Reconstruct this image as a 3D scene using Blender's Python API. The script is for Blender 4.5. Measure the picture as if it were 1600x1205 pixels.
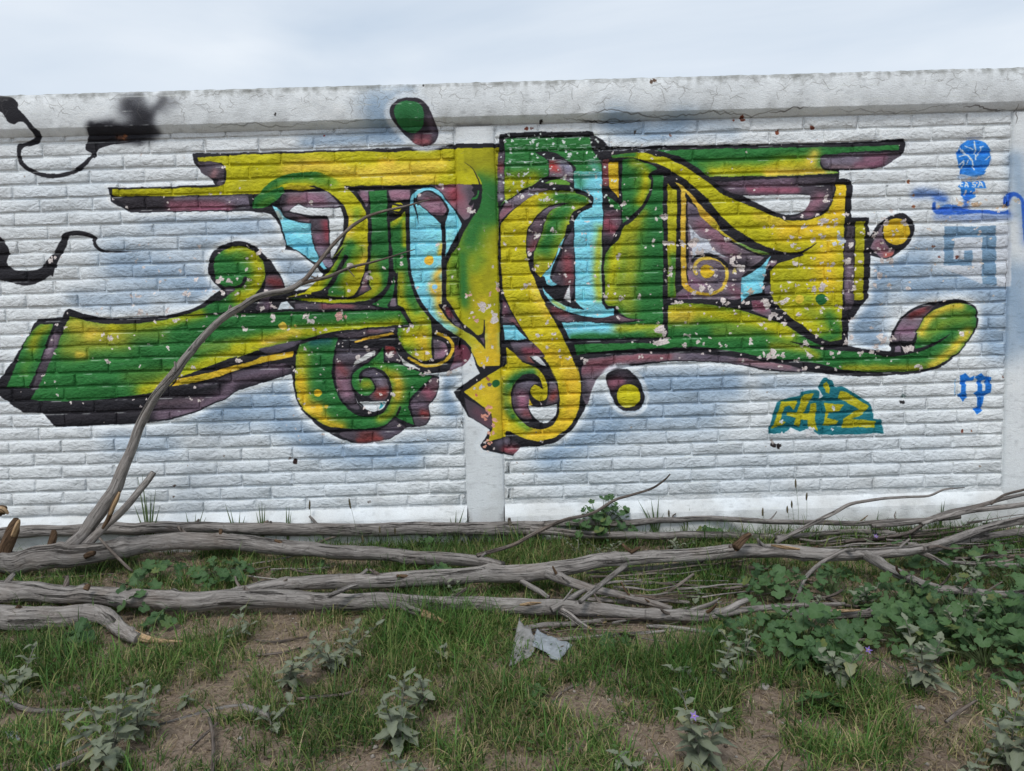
import bpy, bmesh, math, random
import numpy as np
from mathutils import Vector, Matrix

for o in list(bpy.data.objects):
    bpy.data.objects.remove(o)
scene = bpy.context.scene
COL = scene.collection
R = math.radians
random.seed(7)
rng = np.random.default_rng(7)

# ------------------------------------------------------------------ camera
FPX = 1150.0            # focal length in pixels of a 1600 px wide picture
CAM_D = 4.43            # metres from the brick face (plane y = 0)
PITCH, ROLL = R(4.6), R(1.58)
_F = Vector((0, math.cos(PITCH), -math.sin(PITCH)))
_R0 = Vector((1, 0, 0))
_U0 = Vector((0, math.sin(PITCH), math.cos(PITCH)))
CR = _R0 * math.cos(ROLL) - _U0 * math.sin(ROLL)
CU = _R0 * math.sin(ROLL) + _U0 * math.cos(ROLL)


def ray(px, py):
    return _F + CR * ((px - 800.0) / FPX) - CU * ((py - 602.5) / FPX)


_r = ray(600, 850)
CAM_H = -_r.z * CAM_D / _r.y          # wall meets the ground there
CAM = Vector((0, -CAM_D, CAM_H))


def on_y(px, py, y=0.0):
    d = ray(px, py)
    return CAM + d * ((y + CAM_D) / d.y)


def on_z(px, py, z=0.0):
    d = ray(px, py)
    t = (z - CAM_H) / d.z if d.z < -1e-4 else 1e3
    p = CAM + d * t
    if p.y > -0.06:
        p = on_y(px, py, -0.06)
    return p


cam_data = bpy.data.cameras.new('camera')
cam_data.sensor_width = 36.0
cam_data.lens = 36.0 * FPX / 1600.0
cam_data.clip_end = 2000.0
cam = bpy.data.objects.new('camera', cam_data)
M = Matrix((CR, CU, -_F)).transposed().to_4x4()
M.translation = CAM
cam.matrix_world = M
COL.objects.link(cam)
scene.camera = cam

# ------------------------------------------------------------------ sky and sun
SUN_EL, SUN_AZ = R(57), R(198)        # azimuth from +Y clockwise: behind the camera, a little left
world = bpy.data.worlds.new('World')
scene.world = world
world.use_nodes = True
wt = world.node_tree
wt.nodes.clear()
wo = wt.nodes.new('ShaderNodeOutputWorld')
bg = wt.nodes.new('ShaderNodeBackground')
bg.inputs['Strength'].default_value = 0.1
sky = wt.nodes.new('ShaderNodeTexSky')
sky.sky_type = 'NISHITA'
sky.sun_disc = False
sky.sun_elevation = SUN_EL
sky.sun_rotation = SUN_AZ
sky.air_density = 1.0
sky.dust_density = 1.5
tc = wt.nodes.new('ShaderNodeTexCoord')
mp = wt.nodes.new('ShaderNodeMapping')
mp.inputs['Scale'].default_value = (1.0, 1.0, 3.2)
mp.inputs['Rotation'].default_value = (0.0, 0.18, 0.3)
cl = wt.nodes.new('ShaderNodeTexNoise')
cl.inputs['Scale'].default_value = 1.7
cl.inputs['Detail'].default_value = 5.0
cl.inputs['Roughness'].default_value = 0.48
cl.inputs['Distortion'].default_value = 0.6
cr = wt.nodes.new('ShaderNodeValToRGB')      # cloud sheet: bluish grey to white
cr.color_ramp.elements[0].position = 0.32
cr.color_ramp.elements[0].color = (4.9, 5.75, 6.8, 1)
cr.color_ramp.elements[1].position = 0.66
cr.color_ramp.elements[1].color = (7.15, 7.65, 8.2, 1)
mixs = wt.nodes.new('ShaderNodeMix')
mixs.data_type = 'RGBA'
mixs.inputs[0].default_value = 0.90
wt.links.new(tc.outputs['Generated'], mp.inputs['Vector'])
wt.links.new(mp.outputs['Vector'], cl.inputs['Vector'])
wt.links.new(cl.outputs['Fac'], cr.inputs['Fac'])
wt.links.new(sky.outputs['Color'], mixs.inputs[6])
wt.links.new(cr.outputs['Color'], mixs.inputs[7])
wt.links.new(mixs.outputs[2], bg.inputs['Color'])
wt.links.new(bg.outputs['Background'], wo.inputs['Surface'])

sun_d = bpy.data.lights.new('sun', 'SUN')
sun_d.energy = 1.5
sun_d.angle = R(16)
sun_d.color = (1.0, 0.965, 0.92)
sun = bpy.data.objects.new('sun', sun_d)
_sd = Vector((math.sin(SUN_AZ) * math.cos(SUN_EL), math.cos(SUN_AZ) * math.cos(SUN_EL), math.sin(SUN_EL)))
sun.rotation_euler = _sd.to_track_quat('Z', 'Y').to_euler()
sun.location = (0, -3, 6)
COL.objects.link(sun)

vs = scene.view_settings
vs.view_transform = 'Standard'
vs.look = 'None'
vs.exposure = 0.32
vs.gamma = 1.0
scene.cycles.max_bounces = 4
scene.cycles.diffuse_bounces = 3
scene.cycles.glossy_bounces = 2
scene.cycles.transmission_bounces = 2


# ------------------------------------------------------------------ small helpers
def lin(c):
    """sRGB 0-255 as it should look on the wall -> linear base colour"""
    out = []
    for v in c:
        v = v / 255.0
        out.append(v / 12.92 if v <= 0.04045 else ((v + 0.055) / 1.055) ** 2.4)
    return tuple(out)


def tag(o, label=None, cat=None, group=None, kind=None):
    if label: o['label'] = label
    if cat: o['category'] = cat
    if group: o['group'] = group
    if kind: o['kind'] = kind
    return o


def mesh_obj(name, verts, faces, mat=None, parent=None, smooth=True):
    me = bpy.data.meshes.new(name)
    me.from_pydata([tuple(v) for v in verts], [], faces)
    if smooth:
        me.polygons.foreach_set('use_smooth', [True] * len(me.polygons))
    me.update()
    return link(name, me, mat, parent)


def link(name, me, mat=None, parent=None):
    if mat is not None and len(me.materials) == 0:
        me.materials.append(mat)
    o = bpy.data.objects.new(name, me)
    COL.objects.link(o)
    if parent is not None:
        o.parent = parent
        o.matrix_parent_inverse = parent.matrix_basis.inverted()
    return o


def empty(name, loc=(0, 0, 0)):
    o = bpy.data.objects.new(name, None)
    o.empty_display_size = 0.05
    o.location = loc
    COL.objects.link(o)
    return o


def vnoise2(x, y, seed=0):
    """smooth value noise for arrays or floats, 0..1"""
    x = np.asarray(x, float); y = np.asarray(y, float)
    xi = np.floor(x).astype(np.int64); yi = np.floor(y).astype(np.int64)
    fx = x - xi; fy = y - yi
    fx = fx * fx * (3 - 2 * fx); fy = fy * fy * (3 - 2 * fy)

    def h(a, b):
        n = (a * 374761393 + b * 668265263 + seed * 1442695041) & 0x7fffffff
        n = ((n ^ (n >> 13)) * 1274126177) & 0x7fffffff
        n = (n ^ (n >> 16)) & 0xffff
        return n / 65535.0
    return (h(xi, yi) * (1 - fx) + h(xi + 1, yi) * fx) * (1 - fy) + (h(xi, yi + 1) * (1 - fx) + h(xi + 1, yi + 1) * fx) * fy


def fbm(x, y, seed=0, octv=4):
    a, s, t = 0.5, 0.0, 0.0
    for k in range(octv):
        s = s + a * vnoise2(np.asarray(x) * 2 ** k, np.asarray(y) * 2 ** k, seed + k)
        t += a; a *= 0.5
    return s / t


def catmull(pts, n=8):
    """smooth 3-D polyline through pts (arrays), extra columns interpolated too"""
    P = [np.array(p, float) for p in pts]
    if len(P) < 3:
        return [P[0] + (P[-1] - P[0]) * t for t in np.linspace(0, 1, n + 1)]
    out = []
    for i in range(len(P) - 1):
        p0 = P[i - 1] if i > 0 else 2 * P[0] - P[1]
        p1, p2 = P[i], P[i + 1]
        p3 = P[i + 2] if i + 2 < len(P) else 2 * P[-1] - P[-2]
        for t in np.arange(n) / n:
            out.append(0.5 * (2 * p1 + (p2 - p0) * t + (2 * p0 - 5 * p1 + 4 * p2 - p3) * t * t + (3 * p1 - p0 - 3 * p2 + p3) * t ** 3))
    out.append(P[-1])
    return out


class NT:
    """tiny node-tree helper"""
    def __init__(self, name):
        self.m = bpy.data.materials.new(name)
        self.m.use_nodes = True
        self.t = self.m.node_tree
        self.t.nodes.clear()
        self.out = self.n('ShaderNodeOutputMaterial')

    def n(self, typ, **kw):
        nd = self.t.nodes.new(typ)
        for k, v in kw.items():
            if hasattr(nd, k):
                setattr(nd, k, v)
            else:
                nd.inputs[k].default_value = v
        return nd

    def l(self, a, b):
        self.t.links.new(a, b)

    def noise(self, vec, scale, detail=4.0, rough=0.55, dist=0.0):
        nd = self.n('ShaderNodeTexNoise')
        nd.inputs['Scale'].default_value = scale
        nd.inputs['Detail'].default_value = detail
        nd.inputs['Roughness'].default_value = rough
        nd.inputs['Distortion'].default_value = dist
        if vec is not None:
            self.l(vec, nd.inputs['Vector'])
        return nd.outputs['Fac']

    def ramp(self, fac, stops):
        nd = self.n('ShaderNodeValToRGB')
        e = nd.color_ramp.elements
        while len(e) < len(stops):
            e.new(0.5)
        for el, (p, c) in zip(e, stops):
            el.position = p
            el.color = (c[0], c[1], c[2], 1) if hasattr(c, '__len__') else (c, c, c, 1)
        self.l(fac, nd.inputs['Fac'])
        return nd.outputs['Color']

    def mix(self, fac, a, b, mode='MIX'):
        nd = self.n('ShaderNodeMix')
        nd.data_type = 'RGBA'
        nd.blend_type = mode
        for val, idx in ((fac, 0), (a, 6), (b, 7)):
            if hasattr(val, 'node'):
                self.l(val, nd.inputs[idx])
            elif idx == 0:
                nd.inputs[0].default_value = val
            else:
                nd.inputs[idx].default_value = (val[0], val[1], val[2], 1)
        return nd.outputs[2]

    def math(self, op, a, b=None):
        nd = self.n('ShaderNodeMath')
        nd.operation = op
        for val, idx in ((a, 0), (b, 1)):
            if val is None: continue
            if hasattr(val, 'node'): self.l(val, nd.inputs[idx])
            else: nd.inputs[idx].default_value = val
        return nd.outputs[0]

    def mapping(self, vec, scale=(1, 1, 1), rot=(0, 0, 0)):
        nd = self.n('ShaderNodeMapping')
        nd.inputs['Scale'].default_value = scale
        nd.inputs['Rotation'].default_value = rot
        self.l(vec, nd.inputs['Vector'])
        return nd.outputs['Vector']

    def bump(self, height, strength, dist, normal=None):
        nd = self.n('ShaderNodeBump')
        nd.inputs['Strength'].default_value = strength
        nd.inputs['Distance'].default_value = dist
        self.l(height, nd.inputs['Height'])
        if normal is not None:
            self.l(normal, nd.inputs['Normal'])
        return nd.outputs['Normal']

    def bsdf(self, color, rough=0.8, normal=None, spec=0.3):
        b = self.n('ShaderNodeBsdfPrincipled')
        if hasattr(color, 'node'): self.l(color, b.inputs['Base Color'])
        else: b.inputs['Base Color'].default_value = (color[0], color[1], color[2], 1)
        if hasattr(rough, 'node'): self.l(rough, b.inputs['Roughness'])
        else: b.inputs['Roughness'].default_value = rough
        b.inputs['Specular IOR Level'].default_value = spec
        if normal is not None: self.l(normal, b.inputs['Normal'])
        return b.outputs['BSDF']

    def done(self, sh):
        self.l(sh, self.out.inputs['Surface'])
        return self.m



def fbm_canvas(w, h, sx, sy, seed, octv, ox=0.0, oy=0.0):
    """fbm over a w x h sheet, worked out at half size"""
    yy_, xx_ = np.mgrid[0:(h + 1) // 2, 0:(w + 1) // 2].astype(np.float32) * 2.0
    f = fbm(xx_ * sx + ox, yy_ * sy + oy, seed, octv).astype(np.float32)
    return np.repeat(np.repeat(f, 2, 0), 2, 1)[:h, :w]

# ------------------------------------------------------------------ the painted surface of the wall
# One sheet of paint in wall coordinates (x along the wall, z up), brushed stroke by stroke below.
PPM = 380.0
WX0, WX1, WZ0, WZ1 = -3.7, 3.7, -0.15, 2.95
CW, CH = int((WX1 - WX0) * PPM), int((WZ1 - WZ0) * PPM)
PXM = FPX / CAM_D                         # photograph pixels per metre on the wall
KS = PPM / PXM                            # canvas pixels per photograph pixel
canvas = np.zeros((CH, CW, 3), np.float32)
relief = np.full((CH, CW), 0.6, np.float32)

TILES = {'P': (0, 0, 1), 'A': (0, 130, 4), 'B': (0, 370, 4), 'C': (290, 140, 4), 'D': (370, 420, 4), 'E': (600, 140, 4),
         'F': (640, 420, 4), 'G': (920, 190, 4), 'H': (1200, 190, 4), 'I': (920, 420, 4), 'J': (1200, 420, 4),
         'K': (1150, 560, 5.3333), 'L': (1400, 190, 8), 'M': (1400, 310, 8), 'a': (400, 260, 8), 'b': (440, 380, 8),
         'c': (560, 270, 8), 'd': (600, 400, 8), 'e': (450, 520, 8), 'f': (560, 560, 8), 'g': (720, 540, 8),
         'h': (770, 200, 8), 'i': (770, 340, 8), 'j': (760, 450, 8), 'k': (920, 220, 8), 'l': (1020, 360, 8),
         'm': (1180, 200, 6.1538), 'n': (320, 370, 10)}


def to_canvas(px, py):
    p = on_y(px, py, 0.0)
    return ((p.x - WX0) * PPM, (p.z - WZ0) * PPM)


def parse(path):
    """'@A 12,34 56,78! ...' -> list of (x, y, corner) in photograph pixels"""
    ox, oy, s = TILES['P']
    out = []
    for tk in path.split():
        if tk[0] == '@':
            ox, oy, s = TILES[tk[1]]
            continue
        cn = tk.endswith('!')
        x, y = tk.rstrip('!').split(',')
        out.append((ox + float(x) / s, oy + float(y) / s, cn))
    return out


def curve(path, closed=True, smooth=True):
    pts = parse(path) if isinstance(path, str) else path
    cp = [to_canvas(p[0], p[1]) + (p[2] if len(p) > 2 else False,) for p in pts]
    n = len(cp)
    if not smooth:
        return np.array([(p[0], p[1]) for p in cp], float)
    out = []
    rngN = n if closed else n - 1
    for i in range(rngN):
        p1, p2 = cp[i], cp[(i + 1) % n]
        p0 = cp[(i - 1) % n] if (closed or i > 0) else p1
        p3 = cp[(i + 2) % n] if (closed or i + 2 < n) else p2
        a, b, c, d = (np.array(q[:2], float) for q in (p0, p1, p2, p3))
        if p1[2]: a = b
        if p2[2]: d = c
        L = np.hypot(*(c - b))
        # limit tangents so that sharp neighbours do not overshoot
        t1 = (c - a) * 0.5; t2 = (d - b) * 0.5
        for t in (t1, t2):
            m = np.hypot(*t)
            if m > L and m > 0: t *= L / m
        k = max(1, min(14, int(L / 3)))
        for u in np.arange(k) / k:
            h00 = 2 * u ** 3 - 3 * u ** 2 + 1; h10 = u ** 3 - 2 * u ** 2 + u
            h01 = -2 * u ** 3 + 3 * u ** 2; h11 = u ** 3 - u ** 2
            out.append(h00 * b + h10 * t1 + h01 * c + h11 * t2)
    if not closed:
        out.append(np.array(cp[-1][:2], float))
    return np.array(out)


def poly_mask(P):
    """anti-aliased even-odd mask of polygon P; returns (y0, y1, x0, x1, mask) clipped to the canvas"""
    x0 = max(0, int(P[:, 0].min()) - 2); x1 = min(CW, int(P[:, 0].max()) + 3)
    y0 = max(0, int(P[:, 1].min()) - 2); y1 = min(CH, int(P[:, 1].max()) + 3)
    if x1 <= x0 or y1 <= y0: return None
    SS = 3
    w, h = (x1 - x0), (y1 - y0)
    Q = P.copy(); Q[:, 0] -= x0; Q[:, 1] -= y0
    A, B = Q, np.roll(Q, -1, axis=0)
    m = np.zeros((h, w), np.float32)
    dy = B[:, 1] - A[:, 1]
    dy[dy == 0] = 1e-9
    xs_idx = np.arange(w)
    for r in range(h * SS):
        y = (r + 0.5) / SS
        hit = (A[:, 1] <= y) != (B[:, 1] <= y)
        if not hit.any(): continue
        xs = np.sort(A[hit, 0] + (y - A[hit, 1]) * (B[hit, 0] - A[hit, 0]) / dy[hit])
        row = m[r // SS]
        for k in range(0, len(xs) - 1, 2):
            a, b = max(xs[k], 0), min(xs[k + 1], w)
            if b <= a: continue
            row += np.clip(np.minimum(xs_idx + 1, b) - np.maximum(xs_idx, a), 0, 1) / SS
    return y0, y1, x0, x1, np.clip(m, 0, 1)


def blur(m, r):
    r = int(round(r))
    if r < 1: return m
    for _ in range(2):
        for ax in (0, 1):
            p = np.pad(m, [(r + 1, r) if k == ax else (0, 0) for k in (0, 1)], mode='constant')
            c = np.cumsum(p, axis=ax)
            if ax == 0: m = (c[2 * r + 1:] - c[:-2 * r - 1]) / (2 * r + 1)
            else: m = (c[:, 2 * r + 1:] - c[:, :-2 * r - 1]) / (2 * r + 1)
    return m


def col(c):
    return np.array(c, np.float32) / 255.0


def dist_field(P, pad, box=None):
    x0 = max(0, int(P[:, 0].min() - pad)); x1 = min(CW, int(P[:, 0].max() + pad) + 1)
    y0 = max(0, int(P[:, 1].min() - pad)); y1 = min(CH, int(P[:, 1].max() + pad) + 1)
    if box is not None:
        y0, y1, x0, x1 = max(y0, box[0]), min(y1, box[1]), max(x0, box[2]), min(x1, box[3])
    if x1 <= x0 or y1 <= y0: return None
    D = np.full((y1 - y0, x1 - x0), 1e9, np.float32)
    T = np.zeros_like(D)
    n = max(1, len(P) - 1)
    for k in range(n):
        a, b = P[k], P[min(k + 1, len(P) - 1)]
        bx0 = max(x0, int(min(a[0], b[0]) - pad)); bx1 = min(x1, int(max(a[0], b[0]) + pad) + 1)
        by0 = max(y0, int(min(a[1], b[1]) - pad)); by1 = min(y1, int(max(a[1], b[1]) + pad) + 1)
        if bx1 <= bx0 or by1 <= by0: continue
        X = np.arange(bx0, bx1)[None, :] + 0.5 - a[0]
        Y = np.arange(by0, by1)[:, None] + 0.5 - a[1]
        vx, vy = b - a
        L2 = vx * vx + vy * vy + 1e-9
        t = np.clip((X * vx + Y * vy) / L2, 0, 1)
        d = np.hypot(X - t * vx, Y - t * vy)
        sub = D[by0 - y0:by1 - y0, bx0 - x0:bx1 - x0]
        st = T[by0 - y0:by1 - y0, bx0 - x0:bx1 - x0]
        better = d < sub
        sub[better] = d[better]
        st[better] = ((k + t) / n)[better]
    return y0, y1, x0, x1, D, T


GRAIN = rng.random((CH, CW)).astype(np.float32)


def lay(y0, y1, x0, x1, al, c):
    cv = canvas[y0:y1, x0:x1]
    cv += al[..., None] * (col(c) - cv)


def spray(path, w, c, a=0.9, inside=None, closed=False):
    """soft airbrushed stroke, w = radius in photograph pixels, kept to the mask 'inside'"""
    P = curve(path, closed=False)
    w *= KS
    box = inside[:4] if inside else None
    r = dist_field(P, w * 2.4, box)
    if r is None: return
    y0, y1, x0, x1, D, _ = r
    al = a * np.exp(-(D / w) ** 2 * 0.9)
    g = GRAIN[y0:y1, x0:x1]
    al = np.clip(al * (0.86 + 0.28 * g), 0, 1)
    if inside:
        iy, _, ix, _, m = inside
        al = al * m[y0 - iy:y1 - iy, x0 - ix:x1 - ix]
    lay(y0, y1, x0, x1, al, c)


def fill(path, c, sprays=(), smooth=True, soft=0.0, a=1.0):
    P = curve(path, True, smooth)
    r = poly_mask(P)
    if r is None: return None
    y0, y1, x0, x1, m = r
    if soft > 0:
        b = blur(m, soft * KS)
        m = np.clip((b - 0.35) / 0.5, 0, 1) * m
    lay(y0, y1, x0, x1, m * a, c)
    for s in sprays:
        spray(s[0], s[1], s[2], s[3] if len(s) > 3 else 0.9, r[:4] + (m,))
    return r


def stroke(path, w, c, taper=0, soft=0.8, a=1.0, closed=False):
    """hard line w pixels wide; taper 1: thins to the end, -1: from the start, 2: both"""
    P = curve(path, closed)
    if closed: P = np.vstack([P, P[:1]])
    hw = w * 0.5 * KS
    r = dist_field(P, hw + 4)
    if r is None: return
    y0, y1, x0, x1, D, T = r
    k = np.ones_like(T)
    if taper == 1: k = np.clip(1.15 - T * 1.1, 0.05, 1)
    elif taper == -1: k = np.clip(0.05 + T * 1.1, 0.05, 1)
    elif taper == 2: k = np.clip(1.2 * np.clip(np.sin(np.clip(T, 0, 1) * math.pi), 0, 1) ** 0.7, 0.05, 1)
    al = np.clip((hw * k - D) / (soft * KS) + 0.5, 0, 1) * a
    lay(y0, y1, x0, x1, al, c)


def disc(x, y, r, c, tile='P', a=1.0):
    ox, oy, s = TILES[tile]
    pts = [(ox + x / s + r * math.cos(t), oy + y / s + r * math.sin(t) * 0.98) for t in np.linspace(0, 2 * math.pi, 13)[:-1]]
    return fill(pts, c, a=a)


# colours as they look on the wall
WHT = (207, 211, 213); BLG = (138, 160, 182); BLK = (27, 26, 32)
YEL = (178, 173, 22); LYE = (226, 192, 74); OLV = (150, 146, 26); DYE = (208, 174, 38)
GRN = (40, 108, 50); DGR = (28, 92, 46); LGR = (90, 138, 46)
PUR = (110, 95, 108); LAV = (124, 112, 132); PNK = (148, 78, 112); MAG = (150, 46, 86); RED = (138, 62, 62); DPU = (70, 61, 71)
CYA = (124, 202, 222); TEA = (22, 104, 116); BLU = (38, 120, 206); DBL = (40, 90, 184)
CHP = (206, 194, 190); CHK = (206, 160, 150)

# --- white ground with slight unevenness
n1 = fbm_canvas(CW, CH, 1 / 260.0, 1 / 260.0, 3, 3)
n2 = fbm_canvas(CW, CH, 1 / 26.0, 1 / 26.0, 11, 3)
canvas[:] = col(WHT)
canvas *= (1.0 + 0.05 * (n1 - 0.5) + 0.05 * (n2 - 0.5))[..., None]

# --- blue-grey haze sprayed round the letters
for pth, w, a in [('@P 190,410 260,430 310,450', 34, .75), ('@P 235,350 300,345 380,350', 16, .4), ('@P 300,380 360,365 420,350', 18, .5), ('@P 440,420 480,425', 22, .6),
                  ('@P 120,470 220,470', 16, .5), ('@P 280,620 360,640 440,625', 30, .8), ('@P 180,690 260,695', 22, .4),
                  ('@P 440,660 490,690 560,710 640,712', 20, .75), ('@P 700,600 705,640', 14, .9), ('@P 700,680 640,700', 16, .35),
                  ('@P 920,640 960,660 900,690 860,712', 24, .8), ('@P 1000,600 1060,600 1140,600', 22, .85), ('@P 1000,650 1100,645', 30, .6), ('@P 1200,600 1260,610', 16, .45),
                  ('@P 1345,500 1370,450 1400,420', 26, .95), ('@P 1360,530 1340,480', 22, .9), ('@P 1430,450 1500,440 1560,455', 20, .85), ('@P 1540,500 1560,540', 22, .8),
                  ('@P 1370,420 1440,410', 16, .8), ('@P 1420,380 1470,385', 14, .5), ('@P 1550,420 1600,430', 16, .6), ('@P 1580,460 1600,520', 30, .8),
                  ('@P 590,170 600,205 620,225', 22, .8), ('@P 480,225 570,215 600,210', 12, .7), ('@P 610,160 640,150', 12, .5),
                  ('@P 960,190 1020,210 1060,195', 18, .8), ('@P 1080,190 1140,205', 14, .35), ('@P 1585,250 1595,330', 12, .7),
                  ('@P 60,300 160,300', 40, .12), ('@P 1300,700 1450,700', 50, .10), ('@P 300,760 560,750', 40, .14), ('@P 900,740 1200,730', 40, .16)]:
    spray(pth, w * 1.1, BLG, min(1.0, a * 1.15))
# white halo sprayed round the outside
SIL = ('@C 40,398! 700,385 1100,370 1600,355 @E 430,345 720,338! 718,290! @h 85,75 620,50 1230,45 1275,80 1420,200 @k 240,72 900,62 1600,52 '
       '@G 1000,142 1600,128 @H 840,110! 857,130 850,190 800,230 720,285 560,300 445,305! 440,360! 505,360 525,385 522,600! 630,598! 632,640 '
       '@m 1095,1050! 1180,940 1290,850 1400,820 1500,880 1532,970 1490,1100 @H 800,830 740,862 640,840! 625,1100 @J 610,200 500,345! 500,480! 640,508 760,515 760,450 '
       '820,320 900,250 1020,210 1180,190 1280,225 1315,290 1290,400 1200,520 1060,620 900,655 550,672 300,650 @I 1150,640 900,595 700,580 500,580 270,610 130,640 '
       '@F 1150,700 1100,860 1020,1000 920,1080 800,1110 690,1120 650,1170! 460,1130! 445,1100! 500,1005! 370,920! 275,770! 440,650! 410,590 390,520! 350,590 250,640 '
       '@f 790,197! 1015,225! 1005,350 960,500 880,600 900,740 840,830 700,860 600,870 420,990 260,1040 60,1060 @D 700,1080 560,1020 440,920 370,810 345,660! 0,765 '
       '@B 1400,1020 1150,1120 950,1160 600,1180 345,1190! 260,1100! 150,1100! -20,985! -20,910! 130,700 230,515! 390,505! 400,470! 430,450! 550,490 700,510 1000,495 1200,450 '
       '@n 150,900 250,830! 120,690 58,540 78,330 200,175 400,88 580,80 780,150 920,280 1050,400 1140,540 1220,680 1240,800! @b 200,600! 350,560 460,470 520,390! 400,270 200,110 50,75! '
       '@a 340,880 270,700 190,600! 100,580 0,570 @A 1550,800 820,812! 690,740! 675,655! 1000,648 1345,635! 1310,595 1215,500!')
for wd, al in ((20, .3), (13, .5), (9, .6)):
    stroke(SIL, wd, (216, 222, 228), soft=4.0, a=al, closed=True)
fill(SIL, BLK)
spray('@P 100,655 250,640', 8, (40, 36, 42), .6)

# ============ left piece: bar, arch, swoosh
fill('@C 72,425! 240,412 700,398 1100,385 @E 0,392! 450,372! 720,366! 700,600! 560,595! 0,597! @C 1060,603! 800,600 430,650 @A 1160,702 700,707! 700,665! 1340,650 '
     '@C 215,604! 246,570 250,500 220,455! 80,445!', YEL,
     [('@C 640,500 800,470 1100,520 1600,470', 12, LYE, .75), ('@C 300,620 420,560', 6, OLV, .5), ('@E 0,560 300,560', 8, LYE, .7), ('@E 560,420 690,440', 14, OLV, .5), ('@C 1230,460 1280,460', 8, (226, 184, 70), .7)])
fill('@A 1230,490! 1340,488 1395,520 1400,590 1388,640 1350,632! 1362,600 1320,598 1260,560!', DPU, [('@A 1330,585 1345,560', 6, (150, 108, 112), .8), ('@A 1290,510 1380,515', 3, LAV, .5)], soft=1)
fill('@A 720,725! 900,715 1550,700! 1565,790! 1100,803 820,808!', (44, 40, 46), [('@A 1080,770 1300,770 1420,775', 9, (146, 74, 96), .95), ('@A 1200,790 1400,785', 4, MAG, .7), ('@A 1430,725 1550,740', 8, LAV, .8), ('@A 1100,720 1400,718', 3, LAV, .5)], soft=1.2)
# arch
fill('@a 350,330 480,318 850,310 960,372 1045,480! 1000,508 640,515 530,460! 430,545 330,555 290,480', PUR, [('@a 420,420 600,400', 7, (140, 84, 96), .8), ('@a 650,380 850,430', 7, PNK, .8), ('@a 920,400 1000,470', 7, LAV, .8), ('@a 300,500 350,380', 6, BLK, .7)], soft=1.5)
fill('@a 330,600 420,572 560,612 700,645 905,650! 915,1000 900,1080 835,1150 780,1120 720,950 690,820 690,705! 600,690 450,660', DPU, [('@a 880,720 890,900', 7, (150, 52, 66), .85), ('@a 780,900 800,1000', 7, PNK, .6), ('@a 830,1090 800,1050', 7, LAV, .7), ('@a 560,640 650,670', 4, (120, 92, 100), .7)], soft=1.2)
fill('@b 500,230 600,130 620,200 640,260 600,310 560,300', LAV, [('@b 590,120 600,180', 6, DPU, .6)], soft=1)
fill('@a 530,465! 640,520 1048,515! 1085,600 1090,800 1080,900! 1040,970 960,1145! 940,1150! 922,950 920,680! 892,612! 760,620 560,595 418,555!', WHT)
CY1 = '@a 195,485! 290,540 330,620 430,675 560,700 690,712! 690,820 710,940 750,1060 800,1160 @b 480,200 560,320! 520,330! 440,240 @a 700,1180 560,1080 450,1020 380,985! 350,850 300,690 240,560'
fill(CY1, CYA, [('@a 400,900 600,1000', 10, (90, 178, 205), .5), ('@a 260,580 300,640', 4, (190, 186, 170), .8)])
fill('@C 415,735 425,690 470,650 540,622 605,608 612,640 570,690 490,735 430,745', GRN, [('@C 470,720 540,680', 5, LGR, .6)])
ARCH = ('@a 28,357! 100,260 250,150 420,92 600,66 780,78 950,140 1100,240 1220,350 1310,470 1370,580 1395,700 1400,900 1390,1050 @b 1078,0 1065,200 1035,330 1000,450 950,580 895,652! 850,668 '
        '700,672 560,655! 400,650! 300,645 60,682! 140,655 280,618 400,510 480,455 560,385 620,310 700,190 770,50 @a 960,1150 1030,1050 1100,920 1140,800 1150,650 1110,520 1040,430 950,350 850,290 700,232 600,205 480,205 350,225 200,290 100,345!')
fill(ARCH, YEL, [('@a 60,320 200,210 400,120 600,95 760,110', 11, GRN, .95), ('@a 800,170 950,200', 9, LGR, .8), ('@a 1180,640 1170,800 1150,950', 7, LYE, .7),
                 ('@a 1260,560 1250,660', 7, LGR, .55), ('@a 1130,1080 1180,1000', 9, GRN, .9), ('@b 850,60 800,170 720,350 620,560', 11, GRN, .95), ('@b 600,610 750,620', 7, GRN, .9),
                 ('@b 1030,50 1010,250 980,330', 5, LYE, .8), ('@b 900,450 880,560', 9, OLV, .6), ('@b 1000,80 920,120', 7, LGR, .7)])
stroke('@b 800,170 740,280 680,400 610,520 520,610 400,645', 6.5, BLK, taper=0)
fill('@b 390,630! 480,610 560,540 580,640 560,660! 420,665!', BLK)
fill('@a 375,245! 600,236 745,272! 600,298 378,288!', (176, 160, 34))
fill('@a 1258,312! 1400,292! 1403,470 1378,515 1330,430', PUR, [('@a 1340,370 1380,350', 6, PNK, .8)], soft=1)
fill('@c 0,205! 125,215! 125,350 90,390 40,300', PUR, [('@c 60,280 100,330', 6, PNK, .8)], soft=1)
fill('@c 365,215! 650,205! 645,330 600,345 400,350!', PUR, [('@c 440,280 600,290', 8, (158, 84, 116), .95)], soft=1.2)
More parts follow.
